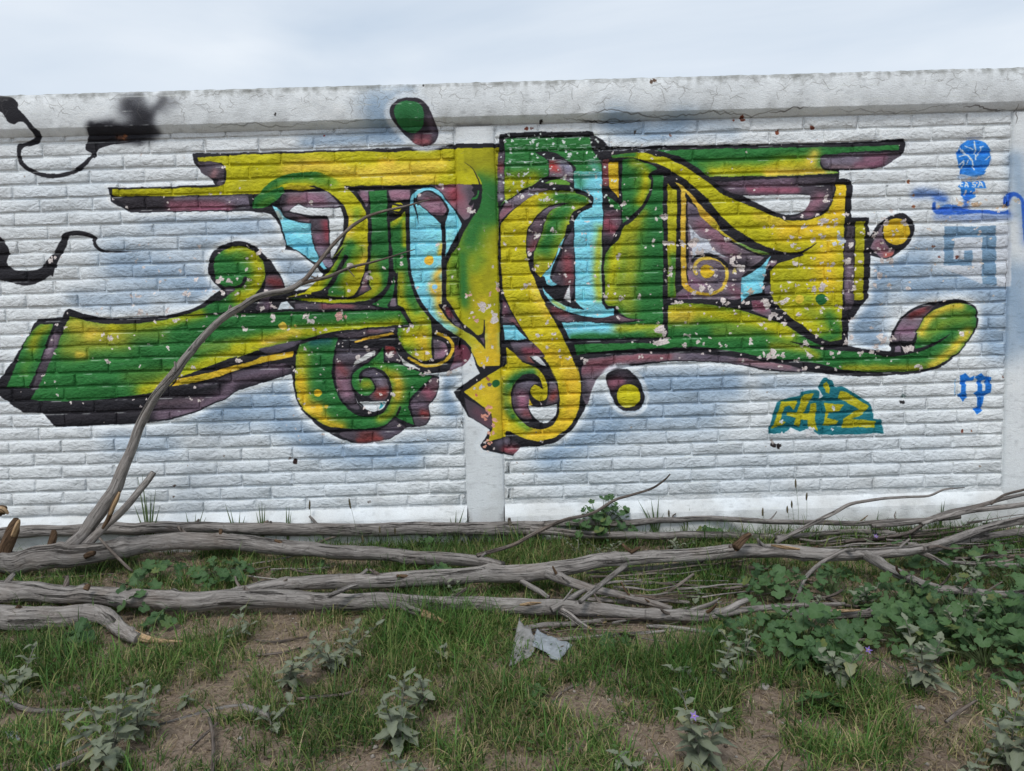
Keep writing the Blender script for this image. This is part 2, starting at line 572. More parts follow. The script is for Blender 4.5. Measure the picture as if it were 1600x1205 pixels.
# green columns
fill('@c 135,225! 355,215! 362,600 375,1000 @b 1335,330 1325,500 1270,590 1180,660 1050,715 850,745 600,745 350,725 90,690! 400,690 560,700 760,705 900,690 1020,640 1130,580! 1090,520! 1085,330 1105,180 1115,0 @c 160,1000 165,700 150,540!',
     GRN, [('@b 1130,250 1160,450', 10, OLV, .7), ('@b 1200,520 1120,620 900,700 600,720 300,705', 10, YEL, .95), ('@c 250,300 250,900', 8, DGR, .4), ('@b 1300,100 1300,500', 6, GRN, .8), ('@b 1200,420 1140,500', 7, YEL, .6)])
fill('@b 1035,350! 1085,345! 1080,540 1118,575 1060,615 945,648! 1000,520', DPU, [('@b 1050,420 1020,560', 6, (132, 92, 98), .9), ('@b 1060,370 1055,430', 4, LAV, .7)], soft=1)
fill('@c 398,620! 500,565 590,480! 592,900 @b 1552,50 1575,300 1605,500 @d 325,330 400,540 480,670 580,800 597,900! 597,1170 @D 1222,565! 1160,575 1090,545 1040,490 1010,430 1005,375! @d 165,905! 300,895 380,888! 240,640! 172,615! 165,200! @b 1432,380! 1392,330! 1388,100 @c 405,900',
     GRN, [('@c 480,590 570,500', 6, YEL, .9), ('@c 570,620 575,900', 4, YEL, .8), ('@c 450,620 420,650', 5, YEL, .7), ('@d 200,250 210,500 250,640', 9, OLV, .9), ('@d 200,560 260,640 350,760', 8, YEL, .6),
           ('@d 430,740 500,900 400,1000', 16, YEL, .95), ('@d 480,1050 520,1170', 14, DYE, .9), ('@d 300,960 280,1050', 12, YEL, .95), ('@D 1120,550 1200,560', 10, DYE, .8), ('@d 320,500 420,690', 7, GRN, .6)])
disc(490, 440, 9.6, YEL, 'c'); stroke('@c 440,395 490,400 550,420 545,470 500,500 440,480', 3.2, BLK)
stroke('@D 1075,560 1150,598 1220,606 1290,586 1340,530 1346,470 1310,425 1243,402', 4.6, (206, 170, 46))
fill('@D 1230,440! 1300,460 1320,510 1290,560 1235,570!', PUR, [('@D 1300,500 1280,540', 8, PNK, .8), ('@D 1250,470 1260,500', 6, DPU, .7)], soft=1)
fill('@F 275,480! 350,480 385,540 340,600 250,635 275,560', (92, 40, 56), [('@F 260,620 320,590', 5, LAV, .8), ('@F 330,500 345,560', 6, (128, 36, 62), .7)], soft=1)
stroke('@d 165,200 150,350 140,600', 4, BLK, taper=-1)
fill('@b 1130,765! 1250,685 1340,590 1385,490 1405,400! 1415,540 1390,680 1320,770 1340,812! 1200,792', GRN)
fill('@b 1375,690 1432,680! 1440,790! 1350,785!', PUR, soft=1)
fill('@b 150,745! 560,752 900,765 1100,770! 1290,826! 170,828!', DPU, [('@b 520,785 700,780 860,780', 6, (150, 84, 94), .95), ('@b 220,780 420,790', 6, (92, 84, 96), .7)], soft=1.2)
# big swoosh with bulb
SW1 = ('@B 435,500! 560,532 700,547 900,537 1100,502 1250,452 1340,402 @n 240,1000 330,940 445,850! 320,785! 220,730 160,620 138,450 180,310 300,205 480,150 650,175 800,260 900,370 935,530 910,700 820,860 690,1000! '
       '@B 1480,466! 1600,477 @D 20,285! 300,270 600,268 850,258 1020,262! 1062,330 1080,347! 1000,354 800,372 600,397 450,432 250,482 100,522 0,555 @B 1480,747 1330,800 1200,850 1100,885! 1060,935! 900,985 600,1020 400,1027 190,1022! 240,920! 330,740! 400,580!')
fill(SW1, GRN, [('@B 470,560 600,600 720,590', 20, (190, 172, 48), .9), ('@B 430,700 600,650 760,640', 16, (150, 148, 40), .7), ('@B 700,570 900,560 1050,530 1250,480', 8, YEL, .8), ('@B 800,600 1000,610', 12, (110, 130, 44), .6),
               ('@B 900,960 1100,890 1300,790 1450,740 1600,690', 14, YEL, .95), ('@B 800,880 1000,860', 12, (96, 126, 44), .5), ('@B 1250,690 1500,650', 7, (120, 140, 50), .6), ('@B 1000,950 1080,920', 7, LYE, .6),
               ('@n 760,330 850,480 840,650 740,860 560,960', 13, YEL, .95), ('@n 360,190 480,170 640,200 780,290', 8, YEL, .85), ('@n 500,330 640,300', 7, LGR, .6),
               ('@D 0,500 200,440 400,400 700,380 1000,345', 10, YEL, .9), ('@D 170,460 300,430', 7, LYE, .8), ('@D 330,390 380,400', 6, LYE, .8), ('@B 560,620 580,600', 9, LYE, .6), ('@B 490,740 520,740', 7, (222, 188, 62), .8)])
disc(285, 357, 6.6, LYE, 'D'); disc(365, 357, 2.2, LYE, 'D')
stroke('@n 320,770 420,785 520,780 600,720 635,650', 5.5, BLK, taper=-1); fill('@n 300,790! 450,800 470,840 350,920! 330,850', DPU)
stroke('@B 1110,882 1300,836 1430,795 1600,742 @D 100,536', 3.2, BLK, taper=-1)
stroke('@B 1100,497 1350,480 1600,470', 3.0, BLK, taper=-1)
fill('@B 1108,888! 1300,852 1450,808 1600,772 @D 150,552 355,515! 350,550! 150,592 0,626 @B 1500,826 1300,892 1075,935!', (208, 172, 44), [('@B 1120,920 1300,870', 4, OLV, .5)])
fill('@B 250,546! 332,545! 300,640 230,830 175,945! 42,940! 92,810 180,620', GRN, [('@B 290,560 240,600 200,690', 9, (150, 150, 30), .85), ('@B 180,760 150,850', 8, LGR, .5)])
fill('@B 352,565 388,590 340,720 270,870 232,958! 195,960! 262,760 330,610', DPU, [('@B 340,620 300,740', 6, (122, 98, 118), .95), ('@B 370,560 360,590', 4, BLK, .7)], soft=.8)
spray('@B 1000,1120 1200,1080 1400,990 @D 0,690 280,625', 11, (112, 88, 108), .9, poly_mask(curve('@B 1070,955! 1600,815 @D 345,585! 345,655! 0,760 @B 1400,1012 1150,1110 950,1150 700,1170!')))
spray('@B 1000,1040 1250,1020', 6, (128, 100, 112), .5); spray('@B 1250,930 1600,840 @D 200,600', 3.5, (92, 80, 96), .6)
fill('@n 960,600 1130,590 1215,700 1225,830 1100,880 1000,1000 1080,1100 900,1160 780,1130 850,1000 930,800', DPU, [('@n 1030,700 1150,720', 8, (112, 44, 48), .95), ('@n 1000,1080 1080,1030', 8, (112, 78, 108), .9), ('@n 970,840 900,980', 7, (84, 72, 88), .8)], soft=1)
fill('@n 1190,1030! 1270,1005! 1400,1130! 1140,1145!', (196, 206, 212))
fill('@D 735,455! 850,420 975,400! 988,412! 860,436 742,464!', (210, 168, 58))
fill('@D 600,412! 800,382 990,370! 985,392 860,408 720,440', DPU, [('@D 820,395 900,388', 3, (122, 84, 92), .8), ('@D 900,378 980,376', 3, LAV, .6)], soft=.8)
fill('@D 130,500! 400,445 370,480 200,540', (84, 76, 90), soft=.8)

# ============ spiral
fill('@e 605,200! 1150,190! 1000,375 850,430 790,560 800,700 860,850 900,960 820,960 700,870 620,740 580,560 580,420', DPU, [('@e 640,470 650,700', 9, (122, 76, 92), .95), ('@e 700,620 740,760', 8, (142, 88, 116), .8), ('@e 700,250 900,240', 9, (92, 86, 98), .9), ('@e 640,420 720,500', 6, RED, .5)], soft=1.2)
GS = ('@e 140,150! 300,95 622,62! 580,250 548,450 560,620 615,780 700,905 820,1010 950,1050 1080,1040 1190,1000 1270,880 1300,720 1280,620 1240,530 1160,460 1060,432 960,450 900,510 888,580 905,650! 920,580 980,560 1050,605 1075,680 1050,750 980,790 900,770 840,720 795,620 820,520 900,440 1000,385! '
      '1100,290! 1190,180! 1195,365! 1400,400 1580,470 @f 780,170 925,240! 780,360 640,510! 625,600 640,650 690,835! 480,745! 440,720 380,800 250,860 100,885 0,880 @e 700,1195 560,1180 380,1110 250,1010 160,900 110,780 88,600 95,400 110,230!')
fill(GS, GRN, [('@e 160,300 150,600 190,800', 13, (164, 158, 32), .95), ('@e 150,600 200,850 330,1000 500,1130 650,1190', 10, DYE, .95), ('@e 300,950 380,950', 10, (222, 184, 62), .9), ('@e 300,110 500,100', 8, (20, 76, 84), .8),
               ('@e 1340,560 1380,640 1370,800', 10, (196, 166, 46), .95), ('@e 1220,480 1290,540', 7, OLV, .8), ('@e 1320,900 1280,1000 1150,1080', 7, (148, 150, 36), .85), ('@e 960,650 1000,650', 8, OLV, .8), ('@e 1080,400 1180,420', 5, LGR, .6), ('@e 420,300 420,800', 8, DGR, .4)])
disc(370, 750, 6.5, DYE, 'e'); disc(480, 930, 3.4, DYE, 'e'); disc(380, 950, 7, DYE, 'e', .7)
fill('@e 945,490! 1060,455 1180,520 1245,620 1255,760 1200,840 1050,850! 1010,800 1085,720 1085,640 1030,560 930,540', DPU, [('@e 1000,490 1150,560', 8, (88, 82, 98), .9), ('@e 1130,760 1180,740', 9, (140, 64, 58), .95), ('@e 1130,620 1180,650', 5, LAV, .6)], soft=1)
fill('@e 890,870! 1240,850! 1190,950 1090,988 980,958', WHT); fill('@e 1160,870! 1210,865! 1180,940! 1140,960!', (50, 150, 160))
fill('@e 832,790! 880,880! 940,950! 870,880!', WHT); fill('@e 805,430! 830,360 950,290 1080,220! 1080,280 980,340 860,390', (206, 206, 204))
fill('@e 1212,160! 1335,172! 1385,300 1395,375 1212,340!', DPU, [('@e 1240,190 1320,200', 6, (146, 58, 58), .9)], soft=1)
fill('@e 1340,172! 1430,330 1600,425! @f 780,150! 560,85! 540,40!', (206, 206, 204))
fill('@e 1215,600! 1260,700! 1240,660!', WHT)
fill('@f 930,255! 1003,240! 1000,350 958,480 880,600 890,720 840,820 710,842 665,640 650,545 800,385', DPU, [('@f 850,400 900,450', 9, (146, 64, 86), .9), ('@f 700,580 800,600', 8, (104, 84, 104), .9), ('@f 800,690 850,700', 6, (150, 62, 62), .9), ('@f 960,300 950,420', 6, (112, 70, 78), .6)], soft=1)
fill('@f 450,765! 600,862! 420,982 250,1032 0,1052 @D 640,1040 650,1020 @f 0,905 250,890', DPU, [('@f 60,960 220,970', 8, (104, 52, 52), .9), ('@f 330,930 450,880', 9, (84, 74, 90), .9)], soft=1)
spray('@D 760,1072 900,1064', 4, (150, 70, 66), .8)
stroke('@f 520,610 500,660 480,700', 4, BLK)
fill('@f 780,190! 1380,185! 1380,205! 900,215! 800,210!', (190, 196, 200))

# ============ cyan n and stem on the pilaster
fill('@c 860,160! 1400,150 1450,220 1450,330 1400,560 1325,600! 1200,450 1080,310 980,200', PUR, [('@c 1180,250 1220,330', 13, (156, 56, 68), .95), ('@c 1280,400 1320,480', 10, (138, 82, 100), .8), ('@c 1400,220 1420,330', 7, DPU, .8), ('@c 1000,180 1150,200', 5, MAG, .5)], soft=1)
stroke('@c 1400,400 1440,330 1470,270 1440,220', 5, BLK); stroke('@c 1430,330 1480,310 1500,240', 3, GRN)
fill('@c 760,385! 735,300 860,235 1000,300 1080,400 1112,470 1070,530! 930,530! 800,425', PUR, [('@c 850,330 1000,340', 6, (128, 70, 88), .8), ('@c 900,450 1050,470', 9, (164, 92, 124), .95), ('@c 860,260 950,290', 4, DPU, .8)], soft=.8)
CY2 = '@c 645,1200! 640,700 650,330 710,225 850,182 980,210 1100,350 1200,470 1295,645! 1092,1070! 1088,620! 1115,540 1140,470 1085,370 1000,280 900,222 800,235 730,285 715,350 740,412! 762,400! 900,520 1030,640! 1042,760 1042,1200!'
fill(CY2, CYA, [('@c 1030,900 1030,1200', 4, (206, 178, 60), .9), ('@c 1020,1020 990,1100', 5, (206, 178, 60), .6), ('@c 1150,750 1120,950', 6, (150, 214, 232), .5)])
stroke('@c 705,320 700,420 725,520 745,640', 3.6, BLK, taper=1)
fill('@d 318,0! 330,130 380,350 480,580 640,790 850,960 1000,1050 1110,1165 @g 130,30 200,220 235,258! 490,250! 492,60! @d 1452,960! 1425,500 1262,700! 1262,1168! 1120,1010 1000,935 860,860 760,740 690,640 680,600! 722,600! 722,0!', CYA,
     [('@d 700,180 650,250 680,330', 6, (216, 176, 66), .9), ('@d 600,370 620,450', 6, (220, 178, 66), .9), ('@d 690,400 680,560 720,700 820,810 930,910', 8, (214, 178, 62), .95), ('@d 1000,990 1150,1080 @g 260,120 260,220', 17, (178, 170, 30), 1.0), ('@d 800,870 900,940', 4, (120, 190, 190), .8),
      ('@g 200,150 350,200 480,200', 18, DYE, 1.0), ('@d 1360,800 1360,1000 @g 400,120 400,230', 17, DYE, 1.0), ('@d 950,980 1050,1030', 6, OLV, .7)])
disc(885, 1090, 7.8, (226, 168, 50), 'c'); disc(870, 150, 6.2, CYA, 'd'); disc(635, 390, 4.5, (128, 186, 216), 'd')
STEM = '@E 500,370! 690,366! 712,380! @d 1428,0 1452,960! 1262,960! 1262,800! 1247,800! 1234,955 1215,978 1160,983 1060,900 950,800 860,660 800,560 780,500 780,300 795,100 830,0 @c 1250,900 1340,700 1430,560 1520,400 1545,250 1540,130 1480,20 @E 560,500 500,455!'
fill(STEM, (158, 154, 24), [('@E 640,620 580,800 540,950', 20, GRN, .95), ('@E 660,640 640,800', 16, GRN, .9), ('@E 560,600 600,560', 8, GRN, .6), ('@d 980,0 990,300 990,600', 9, GRN, .95), ('@c 1200,1000 1200,1190', 12, LGR, .7), ('@d 850,250 850,450', 8, LGR, .6), ('@d 1200,50 1150,150', 10, LGR, .6),
                            ('@E 690,640 690,800', 10, GRN, .8), ('@d 1400,0 1420,500', 5, YEL, .8), ('@d 900,600 1000,800 1150,930', 9, YEL, .6), ('@d 1350,850 1350,950', 12, DYE, .95), ('@d 1200,300 1200,700', 9, YEL, .5), ('@d 1240,560 1180,600', 9, (198, 176, 40), .8)])
stroke('@E 500,455 560,505 598,590 608,660 590,730 530,830 440,960 385,1085', 6.5, BLK, taper=-1)
fill('@d 735,640! 810,650 860,740 940,830 1000,925! 900,880 800,760', DPU, [('@d 760,680 840,740', 6, (130, 52, 66), .9), ('@d 870,820 950,870', 6, (104, 96, 116), .9)], soft=.6)
fill('@d 1190,1025! 1250,1015! 1255,1130!', (92, 72, 94), soft=.5)
stroke('@d 300,640 340,850', .1, BLK)

# ============ S letter, leaf and arrow
fill('@h 60,300! 140,290! 145,900 60,920! 55,600', DPU, [('@h 100,480 100,540', 6, (130, 66, 72), .9), ('@h 100,620 100,850', 6, LAV, .8)], soft=.8)
fill('@h 75,1085! 150,960 300,840 470,765 600,760 700,770 560,830 420,900 270,1010 130,1130 80,1190!', PUR, [('@h 90,1120 200,1020', 7, (132, 74, 92), .9), ('@h 260,900 420,810 560,775', 6, LAV, .7)], soft=.8)
fill('@h 500,1190! 570,1090 690,1000 850,945 930,950! 800,1000 700,1070 670,1190 @i 640,60 600,230 550,330 510,430 430,440! 420,290 450,130', DPU, [('@h 640,1030 800,965', 4, LAV, .8), ('@i 560,50 530,200', 7, (110, 84, 96), .8), ('@i 520,330 480,420', 7, (134, 74, 82), .9)], soft=.8)
SB = ('@h 105,1190! 270,1020 420,900 570,820 720,785 900,785 1060,800 1180,860 1215,900 1200,950! 1080,1020 1000,1090 985,1190 @i 930,110 880,260 830,350 790,460 720,600 650,690 590,750! 540,680 505,560 520,450 560,330 610,200 650,80 @h 690,1090 760,1020 860,970 960,940! 850,935 680,990 560,1080 490,1190 '
      '@i 440,120 410,290 430,500 470,660 560,870 640,1040 720,1190 @j 740,220 850,420 960,620 1040,800 1110,960 1160,1100 1180,1200 @g 1450,250 1495,420 1500,600 1470,790 1400,950 1300,1070 1170,1150 1000,1190 850,1180 700,1130 620,1080! 560,1075! 560,1140! 400,1180! 330,1195! 390,1040! 385,850! 250,740! 40,575! 350,365! 500,280 575,240! 572,25! 640,80 740,150 765,210! '
      '850,240 950,290 1030,380 1080,470 1090,560 1070,660 1000,695 920,660 870,590 880,530 930,495 1035,545! 1010,460 960,390 880,352 780,365 700,430 645,510 630,620 640,760 700,880 800,980 920,1040 1050,1045 1150,990 1220,880 1240,740 1230,600 1190,420 1140,290 @j 880,1190 810,1010 740,900 640,770 520,620 400,440 300,260 215,80! @i 125,900 110,700 100,400 90,110!')
fill(SB, (188, 174, 28), [('@i 200,200 250,600 300,1000', 20, YEL, .6), ('@i 500,850 600,1050', 8, LYE, .7), ('@j 400,250 480,400', 10, OLV, .55), ('@j 700,200 760,330', 8, LYE, .6), ('@h 800,860 1000,860 1150,900', 8, GRN, .95), ('@h 700,870 620,950', 7, LGR, .6), ('@h 900,1000 820,1100 @i 750,100 680,300 620,430', 17, GRN, 1.0), ('@i 850,150 800,350', 8, LGR, .5), ('@i 600,520 640,600', 9, OLV, .8),
              ('@j 800,800 950,950 1050,1150', 14, DYE, .8), ('@g 1400,300 1380,800 1200,1050 900,1120', 14, (218, 180, 46), .9), ('@g 880,345 700,400 560,560 540,700 600,820', 8.5, DGR, 1.0), ('@g 640,860 720,940 830,1020', 7, LGR, .8), ('@g 650,880 640,900', 4, DGR, .9), ('@g 200,520 400,600', 20, (214, 178, 48), .7), ('@g 470,700 500,1000', 12, (206, 172, 40), .7)])
stroke('@h 1060,800 1160,830 1235,890 1235,950 1150,1010 1030,1070 985,1180', 6.5, BLK)
fill('@g 40,640! 240,755 370,860 385,1035 240,960 110,870', DPU, [('@g 200,820 330,950', 8, (96, 60, 74), .9)], soft=.8)
disc(440, 475, 6.2, DGR, 'g')
fill('@g 705,470 880,440 980,475 890,505 850,600 860,690 835,725 845,800 900,930! 800,930 700,850 650,740 642,620 662,530', DPU, [('@g 760,640 770,740', 9, (160, 72, 108), .95), ('@g 780,480 900,470', 8, (96, 88, 102), .9), ('@g 800,850 860,860', 6, (122, 66, 72), .9), ('@g 660,640 670,740', 5, (70, 60, 74), .6)], soft=.8)
fill('@g 1100,450! 1185,480 1220,600 1210,705 1060,745! 1085,650 1105,540', DPU, [('@g 1150,650 1190,560', 6, (138, 66, 60), .9), ('@g 1140,500 1170,530', 6, LAV, .7)], soft=.8)
fill('@g 850,665! 870,745 1000,772 1208,730! 1190,850 1100,962 1000,962 900,880 845,770', WHT); fill('@g 850,665! 900,740! 850,745!', DYE)
fill('@j 552,862! 650,850 750,985! 690,965', WHT)
fill('@j 290,672! 570,665! 740,860 600,848 540,860 610,950! 450,915! 340,800', DPU, [('@j 480,780 640,790', 6, (150, 56, 76), .95), ('@j 540,880 590,930', 6, (128, 72, 66), .9), ('@j 350,700 520,700', 5, (96, 84, 100), .8)], soft=.8)
fill('@j 212,466! 350,466! 400,530 515,642! 232,650!', CYA)
fill('@j 190,110! 250,190 340,360 470,560! 380,480 340,440 205,440!', DPU, [('@j 220,180 230,320', 6, (104, 58, 78), .9), ('@j 330,410 420,490', 5, (130, 78, 84), .8)], soft=.8)
# arrow underside
fill('@F 500,1090! 600,1050! 700,1100 690,1125 650,1165! 520,1125!', (46, 42, 50), [('@F 600,1130 660,1130', 7, (140, 62, 72), .9), ('@F 560,1080 600,1080', 6, LAV, .6)], soft=.8)

# ============ block top, cyan column
fill('@h 148,135! 600,118 1220,115! 1240,230 1320,390 1358,450! 1362,560! 1012,560! 1035,500 980,440 850,350 700,290 520,290! 650,380 690,440 690,600! 590,640! 500,720 350,780 250,860 150,930 70,1010! 150,900! 150,500', GRN,
     [('@h 200,680 350,660 480,640', 14, YEL, .95), ('@h 190,850 330,760', 9, YEL, .95), ('@h 300,600 450,570', 6, LGR, .6), ('@h 200,480 600,480', 6, (60, 128, 84), .4), ('@h 1250,450 1300,520', 7, (110, 180, 180), .6)])
fill('@h 695,400! 850,395 960,445 1000,520 1000,700! 880,640 700,610!', PUR, [('@h 740,470 800,510', 8, (176, 62, 56), .95), ('@h 880,450 950,500', 9, (128, 128, 150), .9), ('@h 760,590 950,620', 5, (112, 92, 108), .8)], soft=.8)
fill('@h 640,690! 760,650 880,640 960,690! 955,718! 760,702', LGR)
CY3 = ('@h 1012,545! 1362,545! 1375,1000 1372,1200 @i 1366,250 1360,700 1365,1040 1375,1080 1420,1140! 1510,1140! @j 1590,260! 1590,360! 1400,375 1200,355 1000,290 850,220 760,120 700,0 @i 620,800! 590,765 650,690 720,620 790,480 830,350 880,265! 900,245! 820,450 750,600 720,740 760,800 820,830! 750,862 680,830 630,760! 650,870 770,1000 880,1080 1000,1130 1140,1160! 1060,1070! 1032,1040 1030,700 1018,300 1020,60 '
       '@h 1040,1140 1100,1060 1250,990! 1258,880 1150,795 1012,760!')
fill(CY3, CYA, [('@h 1050,600 1080,700', 10, (60, 140, 100), .85), ('@h 1150,600 1250,560', 9, (84, 160, 140), .6), ('@i 1350,150 1320,450 1310,700 1330,1000', 7, (168, 176, 50), .95), ('@i 1290,100 1270,300', 5, (140, 214, 190), .5), ('@i 760,1050 880,1130', 4, (160, 160, 50), .7)])
fill('@i 890,300! 1005,110! 1015,400 1020,900! 970,1060! 880,1010 960,840! 830,850 740,780 790,620 850,470', DPU, [('@i 930,300 960,180', 6, (88, 80, 94), .8), ('@i 930,520 940,640 960,720', 9, (132, 62, 70), .95), ('@i 900,900 980,780', 7, (110, 66, 70), .8)], soft=.8)
fill('@i 965,825! 975,1065! 890,1005!', (206, 208, 210))
stroke('@i 620,765 660,870 760,990 900,1080 1050,1135 1140,1150', 8, BLK, taper=1)
fill('@j 720,200! 830,225 1000,300 1200,360 1580,375! 1580,425! 1000,425 880,400 800,300', (40, 36, 42), [('@j 850,270 1000,350', 7, (120, 64, 68), .9), ('@j 900,380 1050,390', 5, (118, 92, 106), .8)], soft=.8)
# strip right of cyan column
fill('@k 170,240! 250,220! 250,560 170,560!', (112, 64, 66), [('@k 200,480 220,400', 5, (134, 64, 72), .8)], soft=.8)
fill('@k 248,270! 365,262! 378,560 370,715! 255,575!', DYE)
fill('@k 225,690! 380,790! 400,860! 330,850 260,780', GRN)
fill('@k 185,870! 405,860! 405,1030 330,1150 @i 1480,300 1400,420! 1375,250!', DPU, [('@k 230,960 330,950', 8, (130, 80, 98), .9), ('@k 220,1040 300,1100', 8, (156, 56, 76), .95), ('@i 1420,300 1400,380', 8, BLK, .7)], soft=.8)

# ============ right letters
fill('@k 415,245! 560,222 700,258 850,345 780,395! 750,410 745,470 775,500 762,620 690,760 600,870 480,990 425,1032! 415,800', GRN, [('@k 700,420 700,600 650,750', 9, YEL, .95), ('@k 560,280 650,300', 8, OLV, .7), ('@k 620,420 600,560', 6, LGR, .5)])
fill('@k 792,432! 938,432! 930,700 930,1190 @G 465,900 @I 462,345! 200,345! 352,322! 250,308 182,270! 170,237! 105,215 100,100 @G 105,830 190,730 @k 430,1090 560,990 690,830 775,680 805,520', GRN,
     [('@k 560,1050 450,1150 @G 180,780 150,950 140,1100', 14, YEL, .95), ('@G 260,720 260,900 230,1100', 14, (150, 154, 34), .85), ('@I 200,100 260,260', 12, (124, 142, 40), .8), ('@G 420,500 420,1100', 8, DGR, .35), ('@k 600,1010 700,900', 6, OLV, .7)])
fill('@I 0,325! 180,290 250,312 350,322! 200,332 0,330!', (66, 52, 60), soft=.5); fill('@I 180,290! 250,312 345,321! 190,330!', (112, 84, 98))
fill('@j 935,432! 1300,430 @I 200,347! 462,345! 468,430! 200,436 0,437! @j 1040,640!', CYA, [('@I 200,380 300,370 462,370', 12, (150, 156, 34), 1.0), ('@j 1080,620 1300,600 @I 100,425 250,420 460,410', 6, GRN, 1.0), ('@I 380,400 460,410', 8, (96, 136, 44), .8)])
RB = ('@I 495,230! 600,218 750,225 900,250 1050,290 1180,335 1280,380 1370,440 @J 350,482 450,497 600,522 750,548 900,525 925,440! 950,350 1020,270 1120,225 1220,215 1290,250 1302,310 1280,400 1200,510 1080,590 950,635 800,642 600,642 450,625 300,590 @I 1250,570 1050,545 900,515 700,490 500,495 300,500 100,515 0,525 @j 1140,850! 1095,710! 1300,700 @I 0,468! 470,462! 495,400!')
fill(RB, GRN, [('@I 520,270 700,270 900,300 1100,340 1250,400', 14, YEL, 1.0), ('@I 520,300 620,300', 12, (208, 178, 60), .8), ('@I 800,390 1000,390', 9, (110, 138, 40), .7), ('@I 1150,480 1350,500 @J 300,540', 7, (150, 152, 36), .8), ('@J 480,620 700,620 950,620', 6, (158, 156, 36), .9), ('@J 1020,610 1150,510 1250,400', 9, (206, 184, 60), .95),
               ('@J 960,400 1010,310 1100,250 1200,230', 9, (206, 182, 60), .95), ('@J 1100,340 1250,300', 10, (110, 136, 40), .7), ('@J 1000,420 1080,360', 8, (130, 148, 44), .6)])
stroke('@J 140,455 300,490 450,500 640,515 780,528 950,505 1060,462 1140,405', 6, BLK, taper=2)
fill('@I 0,560! 300,532 700,530 900,550 1100,580 1300,612 1365,642! 1200,636 900,592 600,572 300,592 120,640 @F 1170,690 1140,760 1110,850 1080,800 1080,700 1075,620', PUR, [('@I 0,590 300,555 500,550', 6, (138, 78, 88), .9), ('@I 620,545 850,560', 6, (92, 82, 98), .9), ('@I 950,575 1250,610', 5, (134, 96, 106), .9), ('@F 1090,640 1250,600', 7, (120, 62, 76), .8), ('@F 1080,700 1100,800', 6, (62, 56, 66), .9)], soft=1)
fill('@J 775,455! 830,325 920,255 1050,225! 965,320 905,450!', PUR, [('@J 900,290 1000,250', 6, (116, 48, 50), .95), ('@J 840,380 900,380', 8, (140, 80, 120), .9), ('@J 1000,250 1050,230', 4, BLK, .7)], soft=.8)
fill('@J 790,490! 830,480! 830,520! 790,520!', (110, 94, 112))
# yellow stripe, post with curl, cyan flag
fill('@G 615,490! 690,560 800,680 930,780 1100,850! 1000,930 960,970 955,1100 850,1110 500,1112! 560,1060 620,1000 620,700', PUR, [('@G 640,560 700,620', 7, (88, 80, 98), .9), ('@G 700,640 820,740 900,820', 9, (138, 84, 104), .9), ('@G 900,880 980,900', 10, BLK, .8), ('@G 640,1000 700,1030', 7, (144, 84, 122), .9), ('@G 900,1040 940,1080', 8, (124, 72, 90), .9), ('@G 570,1095 620,1090', 5, (140, 76, 116), .9), ('@G 840,950 930,1000', 8, (72, 66, 80), .7)], soft=1)
fill('@G 628,640! 690,720 760,740! 765,785 870,852! 780,830 700,842 650,862! 640,750', (190, 194, 204))
fill('@k 985,530! 1040,592 1100,612! 1100,1190 @l 295,0 282,850! 192,830! 186,0 @k 985,1000', (168, 164, 26), [('@l 260,350 250,600 230,800', 8, GRN, .8)])
fill('@k 1070,515! 1180,580 1290,680 1420,840 1600,1010 @G 820,672 950,762 1140,830! 1080,832 950,775 820,695 700,590 @k 1330,810 1212,640! 1200,700! 1215,720 1215,1190 @l 415,0 415,400 420,560 450,680 520,750 620,780 740,775! 722,815! 560,810 430,760 362,680 352,500 352,0 @k 1150,1190 1150,612!', (208, 172, 58),
     [('@G 780,650 900,740', 6, (176, 168, 40), .7), ('@G 950,765 1120,825', 7, (96, 142, 70), .95), ('@k 1100,530 1200,600', 5, (216, 188, 70), .7)])
fill('@l 420,420! 470,380 500,420 510,540 560,600 680,650 740,640 880,600 850,700 760,760 620,760 500,700 440,580', PUR, [('@l 470,600 600,690', 7, (144, 82, 122), .9), ('@l 800,620 850,560', 7, (66, 60, 74), .9)], soft=.6)
stroke('@l 720,795 850,745 920,620 925,480 860,385 750,345 640,350 560,390 522,460 545,540', 5.2, (206, 176, 66)); stroke('@l 500,380 560,325 700,305 830,350 930,440', 5, BLK)
disc(680, 512, 10.8, DYE, 'l')
fill('@l 1480,322! 1430,440 1390,640 1365,770! 1230,812 1100,895! 1112,592! 1270,510', CYA)
fill('@l 1230,885! 1370,865! 1480,1000 1470,1095! 1250,1012!', PUR, [('@l 1290,930 1380,960', 8, (130, 46, 72), .95)], soft=.8)
fill('@l 1400,700 1470,690 1460,800 1400,790', (92, 84, 100), soft=.8); fill('@l 1440,400 1560,380 1500,460', (120, 92, 108), soft=.8)
# swoosh + big yellow body
SWB = ('@k 280,185! 500,155 700,150 850,195 1020,215 1100,270 1250,350 1400,460 1490,520 @G 950,505 1080,555 1180,600 1260,630 @H 100,617 200,620 300,600 370,560 410,480 425,392! 487,392! 485,500 478,700 470,900 465,1200 @J 460,440! 380,457 300,420 200,340 100,280 50,230 20,150 15,0 @H 20,930 60,890 150,860 230,832! @G 1340,817! 1240,832 1120,802 1000,742 860,642 720,502 600,382 @k 1180,520 1000,390 860,330 700,250 560,215! 415,215! 290,215!')
fill(SWB, YEL, [('@k 300,195 560,175', 5, GRN, .95), ('@H 100,680 350,650 440,560 455,420', 17, DYE, .95), ('@H 400,750 350,900 380,1000', 18, (218, 184, 44), .9), ('@G 1050,590 1200,630', 8, LYE, .5), ('@H 100,1000 60,1150', 18, (164, 168, 30), .6), ('@J 380,300 430,400 350,440', 12, GRN, .9), ('@J 250,260 330,320', 10, (130, 148, 34), .7), ('@J 200,190 260,190', 7, LGR, .4)])
